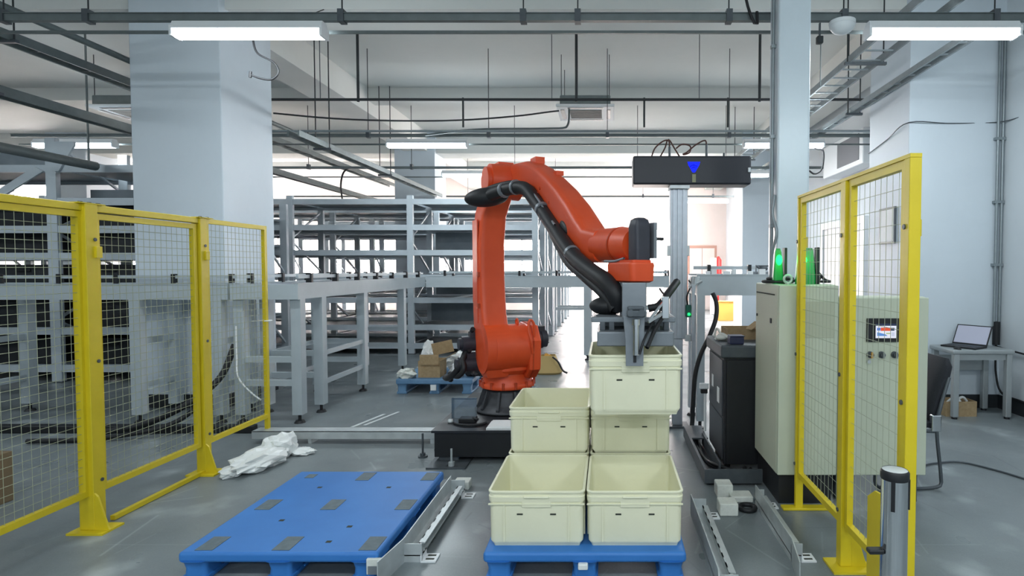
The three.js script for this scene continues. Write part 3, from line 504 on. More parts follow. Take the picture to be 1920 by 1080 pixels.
  // upper arm
  const za = -0.05;
  const ua = part(robot, 'upper_arm', [sweep([[0.0, 2.1, 0.07, 0.08], [0.08, 2.115, 0.085, 0.1], [0.3, 2.13, 0.09, 0.105], [0.6, 2.105, 0.09, 0.1], [0.85, 2.02, 0.09, 0.098], [1.05, 1.925, 0.092, 0.1], [1.26, 1.8, 0.1, 0.115], [1.45, 1.665, 0.105, 0.13], [1.6, 1.545, 0.108, 0.135], [1.74, 1.47, 0.105, 0.118], [1.9, 1.455, 0.1, 0.108], [1.95, 1.455, 0.095, 0.1]].map(([x, y, a, b]) => ({ p: [x, y, za], a, b })), 4.5, 28, 30)], M.orange);
  part(ua, 'top_lug', [lb(0.55, 0.68, 2.18, 2.235, za - 0.07, za + 0.01), lb(0.95, 1.06, 2.03, 2.065, za - 0.08, za - 0.02)], M.orange);
  part(ua, 'edge_seam', [tube([[0.6, 2.16, -0.03], [0.85, 2.085, -0.03], [1.08, 1.975, -0.028], [1.3, 1.85, -0.022], [1.5, 1.71, -0.018], [1.66, 1.6, -0.015]], 0.008, 30, 6)], M.orange);
  const rec = part(ua, 'recess', [new THREE.SphereGeometry(1, 20, 14).scale(0.085, 0.045, 0.02).rotateZ(-0.6).translate(1.5, 1.59, za + 0.1)], M.black, { label: 'dark oval recess' });
  part(ua, 'bolt', [[1.62, 1.5], [1.2, 1.8], [1.0, 1.93], [0.95, 1.9]].map(([x, y]) => LR([x, y, za + 0.07], [x, y, za + 0.1], 0.012, 8)), M.orangeDark);
  // wrist
  const wr = part(robot, 'wrist', [LR([1.9, 1.46, za], [2.16, 1.455, za], 0.108, 28), LR([2.16, 1.455, za], [2.18, 1.455, za], 0.1, 28), LR([2.18, 1.455, za], [2.34, 1.45, za], 0.106, 28, 0.096)], M.orange);
  part(wr, 'seam_ring', [LR([2.158, 1.455, za], [2.168, 1.455, za], 0.11, 28)], M.orangeDark);
  const hd = ringLoft([[-0.02, 1.235], [0, 1.245], [0.006, 1.335], [0.0, 1.346], [-0.012, 1.348], [-0.012, 1.36], [-0.05, 1.362]], 0.3, 0.15, 0.03, 4); hd.translate(2.36, 0, za + 0.055);
  part(robot, 'wrist_head', [hd], M.orange);
  const wm = part(robot, 'wrist_motor', [ringLoft([[0, 1.36], [0, 1.545], [-0.012, 1.585], [-0.03, 1.597]], 0.1, 0.1, 0.02, 3).translate(2.42, 0, za + 0.03)], M.motor);
  part(wm, 'side_plate', [lb(2.37, 2.47, 1.37, 1.57, za - 0.055, za - 0.035)], M.grip);
  part(wm, 'plug', [LR([2.46, 1.48, za - 0.055], [2.46, 1.48, za - 0.1], 0.01, 8)], M.black);
  // dress pack: black hoses along the arm
  const hose = (pts, r, seg = 60) => W2R(tube(pts, r, seg, 10));
  const dp = part(robot, 'dress_pack', [hose([[-1.1, 2.175, 5.05], [-1.05, 2.17, 5.0], [-0.93, 2.205, 4.9], [-0.78, 2.225, 4.78], [-0.659, 2.21, 4.68], [-0.56, 2.1, 4.55], [-0.46, 1.97, 4.36], [-0.369, 1.845, 4.15], [-0.224, 1.658, 3.8], [-0.097, 1.556, 3.55], [0.0, 1.49, 3.38], [0.05, 1.42, 3.33], [0.06, 1.35, 3.36]], 0.054, 90), hose([[-1.1, 2.2, 5.1], [-1.04, 2.24, 5.06], [-0.9, 2.27, 4.95], [-0.72, 2.26, 4.8], [-0.6, 2.14, 4.62], [-0.5, 2.02, 4.42], [-0.37, 1.79, 4.1], [-0.26, 1.62, 3.85], [-0.15, 1.53, 3.62], [-0.02, 1.42, 3.4], [0.04, 1.34, 3.32]], 0.03, 90)], M.rubber);
  for (const [p, q, r] of [[[-0.86, 2.215, 4.84], [-0.84, 2.22, 4.82], 0.062], [[-0.75, 2.23, 4.76], [-0.735, 2.23, 4.745], 0.062], [[-0.24, 1.68, 3.84], [-0.23, 1.668, 3.82], 0.056], [[-0.5, 2.03, 4.43], [-0.49, 2.015, 4.41], 0.056]]) part(dp, 'hose_strap', [W2R(rod(p, q, r, 16))], M.grip);
  part(dp, 'sleeve', [W2R(new THREE.SphereGeometry(1, 24, 16).scale(0.19, 0.082, 0.1).rotateZ(0.1).translate(-1.03, 2.18, -5.0))], M.rubber, { label: 'fat black hose sleeve' });
  part(dp, 'thin_hose', [hose([[-0.6, 2.18, 4.6], [-0.53, 2.1, 4.46], [-0.43, 1.95, 4.26], [-0.37, 1.88, 4.1]], 0.009), hose([[-0.02, 1.62, 3.45], [0.04, 1.62, 3.36], [0.09, 1.635, 3.3]], 0.007)], M.grip);
  part(dp, 'hose_loop', [W2R(new THREE.SphereGeometry(1, 24, 14).scale(0.105, 0.055, 0.09).translate(-0.005, 1.36, -3.42))], M.rubber, { label: 'black folded hose over the gripper' });
  // gripper (square to the bins)
  const gp = part(robot, 'gripper_frame', [W2R([rb(0.07, 0.22, 1.3, 1.505, 3.33, 3.47, 0.01), rb(-0.092, 0.37, 1.282, 1.312, 3.2, 3.6, 0.006, 1), rb(-0.06, 0.355, 1.158, 1.238, 3.14, 3.62, 0.008, 1), bx(-0.05, 0.345, 1.236, 1.284, 3.45, 3.5)])], M.grip);
  part(gp, 'finger', [W2R([rb(0.072, 0.198, 1.318, 1.505, 3.02, 3.034, 0.006, 1), prism([[0.078, 1.33], [0.19, 1.33], [0.184, 1.2], [0.182, 1.075], [0.092, 1.075], [0.09, 1.2]], 0.012, 0.002).translate(0, 0, -3.012), bx(0.1, 0.17, 1.36, 1.47, 3.03, 3.34), bx(0.08, 0.085, 1.33, 1.5, 3.034, 3.3), bx(0.185, 0.19, 1.33, 1.5, 3.034, 3.3)])], M.grip);
  part(gp, 'finger', [W2R([rb(0.1, 0.175, 1.075, 1.33, 3.7, 3.714, 0.004, 1), bx(0.1, 0.17, 1.3, 1.36, 3.47, 3.71)])], M.grip);
  part(gp, 'cylinder', [W2R([rod([0.143, 1.135, 2.985], [0.143, 1.29, 2.985], 0.016, 14), rod([0.143, 1.29, 2.985], [0.143, 1.32, 2.985], 0.022, 14)])], M.chrome);
  part(gp, 'clevis', [W2R([rb(0.096, 0.19, 1.33, 1.365, 2.96, 3.02, 0.008, 1), rb(0.1, 0.185, 1.365, 1.385, 2.985, 3.02, 0.006, 1), rod([0.115, 1.352, 2.955], [0.115, 1.352, 3.02], 0.018, 10), rod([0.17, 1.352, 2.955], [0.17, 1.352, 3.02], 0.018, 10)])], M.darkSteel);
  part(gp, 'finger_slot', [W2R(bx(0.13, 0.146, 1.095, 1.135, 2.999, 3.006))], M.black);
  part(gp, 'spacer', [-0.03, 0.02, 0.27, 0.32].map((x) => W2R(rb(x - 0.015, x + 0.015, 1.238, 1.284, 3.2, 3.24, 0.003, 1))), M.darkSteel);
  part(gp, 'air_hose', [W2R([tube([[0.16, 1.14, 2.98], [0.18, 1.2, 2.99], [0.24, 1.3, 3.1], [0.32, 1.4, 3.25], [0.3, 1.46, 3.4]], 0.007, 30, 6), tube([[0.2, 1.17, 3.0], [0.25, 1.26, 3.08], [0.31, 1.34, 3.15]], 0.011, 20, 6), tube([[0.22, 1.36, 3.2], [0.27, 1.37, 3.2], [0.34, 1.44, 3.28], [0.4, 1.5, 3.4]], 0.022, 24, 7)])], M.rubber);
  part(gp, 'linkage', [W2R([bar([0.21, 1.3, 3.05], [0.3, 1.345, 3.12], 0.01, 0.016), bar([0.21, 1.3, 3.05], [0.31, 1.42, 3.12], 0.008, 0.012), rb(0.285, 0.325, 1.31, 1.43, 3.1, 3.14, 0.006, 1)])], M.chrome);
}
// black plinth for the robot
{
  const t = thing('robot_plinth', 'low black steel plinth under the orange robot', 'plinth', [-0.9, 0, 5.4]);
  part(t, 'body', [bx(-1.41, -0.36, 0.045, 0.25, 4.72, 6.15)], M.black);
  part(t, 'top_plate', [bx(-1.43, -0.34, 0.246, 0.264, 4.7, 6.17)], M.blackSatin);
  part(t, 'foot_plate', [bx(-1.43, -1.12, 0.0, 0.014, 4.55, 4.9), bx(-0.7, -0.36, 0, 0.014, 4.55, 4.9), bx(-1.43, -1.12, 0, 0.014, 5.9, 6.2), bx(-0.7, -0.36, 0, 0.014, 5.9, 6.2), ...[[-1.3, 4.8], [-0.5, 4.8], [-1.3, 6.05], [-0.5, 6.05]].map(([x, d]) => bx(x - 0.08, x + 0.08, 0.01, 0.05, d - 0.06, d + 0.06))], M.darkSteel);
  for (const [x, d] of [[-1.24, 4.6], [-0.5, 4.6]]) { const b = part(t, 'levelling_bolt', [rod([x, 0.01, d], [x, 0.15, d], 0.009, 8)], M.galv); part(b, 'nut', [rod([x, 0.012, d], [x, 0.045, d], 0.026, 6), rod([x, 0, d], [x, 0.014, d], 0.045, 10)], M.galv); }
  solo('paper_sheet', 'folded white papers lying on the black robot plinth', 'paper', [bx(-0.99, -0.78, 0.264, 0.28, 4.72, 4.95), bx(-0.98, -0.79, 0.28, 0.286, 4.74, 4.96)], M.paper, [-0.88, 0.264, 4.83]);
  solo('clear_plate', 'small upright clear plastic plate on the black plinth beside the pedestal', 'plate', [bx(-1.37, -1.15, 0.265, 0.44, 5.1, 5.106), bx(-1.37, -1.35, 0.265, 0.44, 5.1, 5.125), bx(-1.37, -1.15, 0.43, 0.44, 5.1, 5.12)], M.clearPlate, [-1.26, 0.264, 5.1]);
  solo('small_device', 'small flat black device lying on the plinth in front of the pedestal', 'device', [rb(-1.27, -1.13, 0.264, 0.3, 4.94, 5.04, 0.006), rod([-1.15, 0.3, 4.96], [-1.1, 0.3, 4.92], 0.012)], M.black, [-1.2, 0.264, 4.99]);
  solo('knob', 'small round metal knob on the black plinth', 'knob', [lathe([[0, 0], [0.022, 0], [0.026, 0.012], [0.02, 0.03], [0, 0.035]], [-1.34, 0.264, 4.95], 12)], M.galv, [-1.34, 0.264, 4.95]);
  solo('plinth_cable', 'black cable lying in a curve on the robot plinth', 'cable', [tube([[-1.3, 0.275, 4.9], [-1.24, 0.275, 4.85], [-1.15, 0.275, 4.83], [-1.06, 0.275, 4.86], [-1.03, 0.275, 4.92]], 0.01, 30, 6)], M.rubber, [-1.1, 0.264, 4.88]);
}
{ // low steel beam between fence and plinth
  const t = thing('floor_beam', 'long low grey steel beam lying between the fence end and the robot plinth', 'beam', [-2.3, 0, 5.28]);
  part(t, 'channel', [bx(-3.2, -1.44, 0.045, 0.115, 5.22, 5.226), bx(-3.2, -1.44, 0.109, 0.115, 5.22, 5.36), bx(-3.2, -1.44, 0.045, 0.115, 5.354, 5.36)], M.galv);
  part(t, 'spacer', [[-3.1, -3.05], [-2.7, -2.67], [-1.6, -1.54]].map(([a, b]) => bx(a, b, 0, 0.1, 5.23, 5.35)), M.galv);
  for (const [x, d] of [[-1.55, 4.86], [-1.47, 5.05]]) solo('anchor_bolt', d < 5 ? 'upright threaded bolt with a round foot, standing before the floor beam' : 'thin threaded rod standing tight against the plinth corner', 'bolt', [rod([x, 0.005, d], [x, 0.2, d], 0.009, 8), rod([x, 0, d], [x, 0.012, d], 0.04, 12), rod([x, 0.012, d], [x, 0.035, d], 0.022, 6)], M.darkSteel, [x, 0, d]);
}
// ================================================================ conveyors
// along: 'x' (across the view) or 'd' (away from the camera); a..b its length, c0..c1 its width
function conveyor(label, along, a, b, c0, c1, top, th, legs, o = {}) {
  const P = (l, c) => along === 'x' ? [l, c] : [c, l];                 // -> x, d
  const [mx, md] = P((a + b) / 2, (c0 + c1) / 2);
  const t = thing('roller_conveyor', label, 'conveyor', [mx, 0, md]);
  const B = (l0, l1, k0, k1, y0, y1) => along === 'x' ? bx(l0, l1, y0, y1, k0, k1) : bx(k0, k1, y0, y1, l0, l1);
  for (const c of [c0, c1 - 0.04]) part(t, 'side_beam', [B(a, b, c, c + 0.04, top - th, top), B(a, b, c - 0.004, c + 0.044, top - 0.004, top + 0.004)], M.conveyor);
  const n = Math.floor((b - a) / 0.12), rs = []; for (let i = 1; i < n; i++) { const l = a + (b - a) * i / n; const [x0, d0] = P(l, c0 + 0.03), [x1, d1] = P(l, c1 - 0.03); rs.push(rod([x0, top - 0.035, d0], [x1, top - 0.035, d1], 0.025, 8)); }
  part(t, 'roller', rs, M.alu, { stuff: true });
  for (const c of o.guides || []) {
    part(t, 'guide_rail', [B(a + 0.05, b - 0.05, c - 0.012, c + 0.012, top + 0.05, top + 0.085)], M.conveyor);
    const m = Math.max(2, Math.round((b - a) / 0.62)); for (let i = 0; i < m; i++) { const l = a + (b - a) * (i + 0.5) / m; part(t, 'bracket', [B(l - 0.018, l + 0.018, c - 0.03, c + 0.03, top - 0.005, top + 0.1)], M.black); }
  }
  for (const [l0, l1] of [[a, a + 0.02], [b - 0.02, b]]) part(t, 'end_beam', [B(l0, l1, c0 + 0.04, c1 - 0.04, top - th, top - 0.01)], M.conveyor);
  for (const l of legs) {
    const w = o.legW || 0.09;
    for (const c of [c0 + w / 2, c1 - w / 2]) { const lg = part(t, 'leg', [B(l - w / 2, l + w / 2, c - w / 2, c + w / 2, 0.09, top - th)], M.conveyor); const [x, d] = P(l, c);
      part(lg, 'foot', [rod([x, 0.02, d], [x, 0.1, d], 0.016, 8), rod([x, 0, d], [x, 0.025, d], 0.055, 12, 0.04)], M.black); }
    for (const y of o.ties || [0.55]) part(t, 'cross_bar', [B(l - 0.025, l + 0.025, c0 + 0.006, c1 - 0.006, y, y + 0.06)], M.conveyor);
  }
  for (const [l0, l1, y] of o.long || []) for (const c of [c0 + 0.03, c1 - 0.05]) part(t, 'cross_bar', [B(l0, l1, c, c + 0.03, y, y + 0.05)], M.conveyor);
  return t;
}
conveyor('high roller conveyor crossing behind the long yellow fence', 'x', -9.5, -3.83, 5.9, 6.5, 1.415, 0.155, [-3.95, -4.78, -6.4, -8.4], { guides: [6.46], ties: [0.35, 0.8], legW: 0.1 });
conveyor('high roller conveyor running back from the fence end toward the racks', 'd', 5.86, 9.95, -3.78, -3.1, 1.425, 0.16, [5.95, 6.4, 7.5, 8.95], { guides: [-3.13, -3.75], ties: [0.38, 0.62], legW: 0.1, long: [[6.4, 7.5, 0.62], [6.4, 7.5, 0.3]] });
conveyor('roller conveyor crossing far behind the robot arm in front of the racks', 'x', -3.1, 1.35, 9.98, 10.6, 1.44, 0.19, [-1.95, -0.35, 1.2], { guides: [10.02, 10.56], ties: [0.5, 0.62], legW: 0.13, long: [[-0.9, 1.2, 0.86]] });
{
  const t = conveyor('short grey conveyor with a deep side beam beside the black controller cabinet', 'x', 0.86, 1.72, 5.66, 6.3, 1.515, 0.2, [0.9, 1.66], { guides: [6.26], ties: [0.5], legW: 0.075 });
  part(t, 'second_leg', [rb(0.8, 0.83, 0.05, 1.42, 5.6, 5.64, 0.004, 1), rod([0.815, 0, 5.62], [0.815, 0.06, 5.62], 0.02)], M.alu);
  part(t, 'stop_block', [0.95, 1.0, 1.12, 1.2, 1.35, 1.46].map((x, i) => rb(x, x + 0.04 + (i % 3) * 0.012, 1.517, 1.55 + (i % 2) * 0.02, 5.67, 5.72, 0.004, 1)), M.white);
  part(t, 'end_fitting', [rb(0.8, 0.88, 1.42, 1.5, 5.62, 5.7, 0.012), rod([0.78, 1.4, 5.63], [0.9, 1.46, 5.63], 0.018), rod([0.82, 1.34, 5.62], [0.84, 1.5, 5.62], 0.014)], M.galv);
  const v = thing('clamp_fitting', 'small dark pipe clamp fitting standing on the short grey conveyor', 'clamp', [1.5, 1.52, 5.75]);
  part(v, 'body', [new THREE.SphereGeometry(1, 14, 10).scale(0.045, 0.028, 0.03).translate(1.52, 1.575, -5.75), rod([1.45, 1.6, 5.75], [1.66, 1.6, 5.75], 0.008, 6), rod([1.45, 1.6, 5.75], [1.5, 1.57, 5.75], 0.012, 6)], M.darkSteel);
  part(v, 'stand', [rod([1.45, 1.522, 5.75], [1.45, 1.61, 5.75], 0.008, 6), rod([1.52, 1.522, 5.75], [1.52, 1.57, 5.75], 0.008, 6), bx(1.4, 1.62, 1.52, 1.545, 5.72, 5.78)], M.grip);
}
{ // red-white canister far behind
  const t = thing('fire_extinguisher', 'red fire extinguisher on a white stand near the pink end wall', 'extinguisher', [3.72, 0, 20]);
  part(t, 'stand', [rb(3.5, 3.68, 0, 1.92, 19.9, 20.1, 0.02)], M.white);
  part(t, 'bottle', [lathe([[0, 1.35], [0.1, 1.35], [0.11, 1.4], [0.11, 1.85], [0.06, 1.93], [0.03, 1.98], [0, 1.98]], [3.76, 0, 20], 16), rod([3.76, 0, 20], [3.76, 1.36, 20], 0.03)], M.red);
}
// ================================================================ storage racks
function rack(label, xs, d0, d1, levels, o = {}) {
  const t = thing('storage_rack', label, 'rack', [(xs[0] + xs[xs.length - 1]) / 2, 0, (d0 + d1) / 2]);
  const H = o.h || 2.9, w = o.w || 0.11;
  for (const x of xs) for (const d of [d0, d1]) {
    const u = part(t, 'upright', [bx(x - w / 2, x + w / 2, 0.01, H, d - 0.035, d + 0.035)], M.rack);
    part(u, 'foot_plate', [bx(x - 0.09, x + 0.09, 0, 0.012, d - 0.07, d + 0.07)], M.darkSteel);
  }
  for (const x of xs) { const br = []; for (let y = 0.25, s = 0; y + 0.6 < H; y += 0.62, s ^= 1) br.push(bar([x, y, s ? d0 : d1], [x, y + 0.6, s ? d1 : d0], 0.03, 0.03)); part(t, 'brace', br, M.rack); }
  for (let b = 0; b + 1 < xs.length; b++) for (const y of levels) {
    const x0 = xs[b] + w / 2, x1 = xs[b + 1] - w / 2;
    for (const d of [d0, d1]) part(t, 'shelf_beam', [bx(x0, x1, y - 0.06, y + 0.04, d - 0.025, d + 0.025)], M.rack);
    if (y > 0.3 || !o.noLow) { part(t, 'shelf_deck', [bx(x0, x1, y - 0.01, y + 0.015, d0 + 0.025, d1 - 0.025)], M.rackDeck); }
  }
  if (o.extra) o.extra(t);
  return t;
}
const LV = [0.16, 0.5, 1.0, 1.42, 1.87, 2.33, 2.8];
rack('front storage rack with many empty levels, right behind the crossing conveyor', [-10.3, -8.05, -5.8, -3.61, -1.33], 10.75, 11.9, LV, { extra(t) {
  part(t, 'loose_plank', [bar([-3.5, 0.92, 10.9], [-2.5, 1.08, 10.9], 0.08, 0.03)], M.white, { label: 'pale loose plank lying on a level' });
  part(t, 'back_panel', [bx(-3.4, -2.5, 1.9, 2.28, 11.6, 11.63), bx(-3.4, -2.5, 1.06, 1.36, 11.6, 11.63), bx(-3.5, -2.45, 0.55, 0.95, 11.6, 11.63)], M.rackDeck);
} });
rack('second storage rack standing behind the front rack', [-8.05, -5.8, -3.61, -1.33], 12.4, 13.6, LV, { h: 2.86 });
rack('third storage rack, just past the second one and before the rear column', [-7.6, -5.6, -3.61, -1.33], 13.95, 14.55, LV.filter((v, i) => i !== 4), { h: 2.86 });
rack('fourth storage rack, beyond the rear white column', [-7.6, -5.6, -3.5, -1.33], 15.9, 16.9, LV.filter((v, i) => i % 2 === 0), { h: 2.86 });
rack('rearmost storage rack near the bright windows', [-3.5, -1.33], 18.2, 19.2, LV.filter((v, i) => i % 2 === 0), { h: 2.86 });
rack('tall dark storage rack standing behind the fence, beside the wide column', [-12.3, -9.9, -7.62, -5.55], 8.1, 9.3, [0.2, 0.72, 1.24, 1.75, 2.12, 2.5, 2.95], { h: 3.35, w: 0.14, extra(t) {
  part(t, 'gusset', [prism([[0, 0], [0.28, 0], [0.28, -0.05], [0.06, -0.4], [0, -0.4]], 0.03).translate(-7.55, 3.3, -8.06), prism([[0, 0], [-0.6, -0.36], [-0.6, -0.24], [-0.12, 0.06]], 0.03).translate(-7.7, 2.9, -8.06)], M.rack);
  part(t, 'top_plank', [bx(-12.3, -7.7, 2.98, 3.16, 8.1, 9.3), bx(-7.55, -5.6, 2.52, 2.72, 8.6, 9.2)], M.rackDeck, { label: 'dark planks on the top levels' });
} });
rack('second tall rack behind the dark rack, seen through the fence mesh', [-12.6, -10.2, -7.9, -5.7], 9.65, 10.35, [0.2, 0.75, 1.24, 1.95, 2.4], { h: 2.7, w: 0.12 });
// machines and boxes on the racks seen as dark bulk through the mesh
{
  const place = ['fifth', 'fourth', 'third', 'second', 'first'], level = ['lowest', 'second', 'third', 'fourth', 'fifth'];
  const lab = (i, j) => 'dark crate on the ' + level[j] + ' level of the tall rack, ' + place[i] + ' from the wide column';
  const cr = thing('storage_crate', lab(3, 0), 'crate', [-7.05, 0.218, 8.7], { group: 'dark crates in the tall rack', local: true });
  part(cr, 'shell', [ringLoft([[-0.03, 0], [-0.02, 0.01], [0, 0.34], [0.012, 0.342], [0.012, 0.37], [-0.012, 0.37], [-0.03, 0.02]], 0.9, 0.8, 0.03, 3)], M.crate);
  part(cr, 'handle', [new RoundedBoxGeometry(0.2, 0.04, 0.03, 2, 0.01).translate(0, 0.29, 0.41)], M.black);
  [-10.8, -9.3, -8.25, -7.05, -6.07].forEach((x, i) => [0.218, 0.738, 1.258, 1.768, 2.138].forEach((y, j) => {
    if ((j === 0 && i === 3) || (j === 4 && i === 4)) return;
    const c = dup(cr, [x + 7.05 + rr(-0.015, 0.015), y - 0.218, rr(-0.06, 0.06)], lab(i, j)); if (j > 2) c.scale.y = 0.84;
  }));
}
// ================================================================ scanner on its stand
{
  const t = thing('scanner_stand', 'tall slotted aluminium stand carrying the black scanner box', 'stand', [0.69, 0, 5.82]);
  part(t, 'profile', [rb(0.61, 0.78, 0.88, 2.38, 5.76, 5.88, 0.006, 1), ...[0.635, 0.68, 0.73].map((x) => bx(x, x + 0.018, 0.89, 2.375, 5.745, 5.765))], M.alu);
  part(t, 'lower_profile', [rb(0.64, 0.74, 0.02, 0.88, 5.78, 5.86, 0.006, 1)], M.alu);
  part(t, 'base_plate', [bx(0.6, 0.8, 0, 0.02, 5.72, 5.92)], M.darkSteel);
  part(t, 'bracket', [rb(0.76, 0.82, 0.86, 0.92, 5.75, 5.83, 0.004, 1), rb(0.58, 0.62, 1.7, 1.8, 5.76, 5.86, 0.004, 1), rb(0.77, 0.8, 1.7, 1.8, 5.76, 5.86, 0.004, 1), bx(0.6, 0.79, 2.35, 2.382, 5.7, 5.9)], M.galv);
  const e = thing('signal_box', 'small box with a glowing green light beside the scanner stand', 'signal box', [0.8, 1.1, 5.78]);
  part(e, 'casing', [rb(0.76, 0.815, 1.1, 1.22, 5.7, 5.76, 0.008, 1)], std({ color: '#1f6a5c', roughness: 0.5 })); part(e, 'led', [new THREE.SphereGeometry(0.014, 12, 8).translate(0.788, 1.13, -5.7)], M.greenLed);
  part(e, 'cable', [tube([[0.78, 1.22, 5.73], [0.77, 1.3, 5.72], [0.81, 1.42, 5.72], [0.79, 1.46, 5.74]], 0.008, 16, 6)], M.rubber);
  const s = thing('scanner_box', 'long black scanner box with a glowing blue badge, on the aluminium stand', 'scanner', [0.81, 2.39, 5.82]);
  part(s, 'casing', [rb(0.24, 1.38, 2.385, 2.66, 5.68, 5.94, 0.02, 3)], std({ color: '#23262e', roughness: 0.45 }));
  const bd = part(s, 'badge', [prism([[-0.06, 0.05], [0.06, 0.05], [0.052, 0.02], [0.012, -0.05], [-0.012, -0.05], [-0.052, 0.02]], 0.008, 0.002).translate(0.825, 2.55, -5.678)], M.blueLed, { label: 'glowing blue trapezoid badge with curved marks' });
  for (const r of [0.024, 0.044]) part(bd, 'arc_mark', [new THREE.TorusGeometry(r, 0.0035, 6, 14, 1.9).rotateZ(0.75).translate(0.825, 2.525, -5.672)], M.blueLedDark);
  part(s, 'label', [bx(0.81, 0.845, 2.405, 2.482, 5.675, 5.682)], std({ color: '#8d8f70', roughness: 0.6 }));
  part(s, 'side_latch', [rb(1.345, 1.372, 2.5, 2.545, 5.668, 5.684, 0.004, 1)], M.galv);
  part(s, 'socket', [rod([0.6, 2.66, 5.76], [0.6, 2.76, 5.76], 0.012, 8), rod([0.96, 2.66, 5.76], [0.96, 2.78, 5.76], 0.012, 8), rod([1.13, 2.66, 5.76], [1.13, 2.7, 5.76], 0.01, 8)], M.darkSteel);
  part(s, 'cable', [tube([[0.42, 2.65, 5.78], [0.46, 2.75, 5.76], [0.55, 2.82, 5.76], [0.59, 2.82, 5.76], [0.6, 2.74, 5.76]], 0.008, 24, 6), tube([[0.5, 2.65, 5.8], [0.56, 2.76, 5.8], [0.59, 2.84, 5.8], [0.66, 2.74, 5.8], [0.71, 2.66, 5.8]], 0.008, 24, 6), tube([[0.66, 2.74, 5.74], [0.72, 2.78, 5.74], [0.8, 2.76, 5.74], [0.79, 2.7, 5.74], [0.72, 2.68, 5.74], [0.76, 2.7, 5.74], [0.86, 2.78, 5.74], [0.95, 2.82, 5.76], [0.96, 2.76, 5.76]], 0.008, 40, 6)], std({ color: '#4a2a22', roughness: 0.6 }));
}
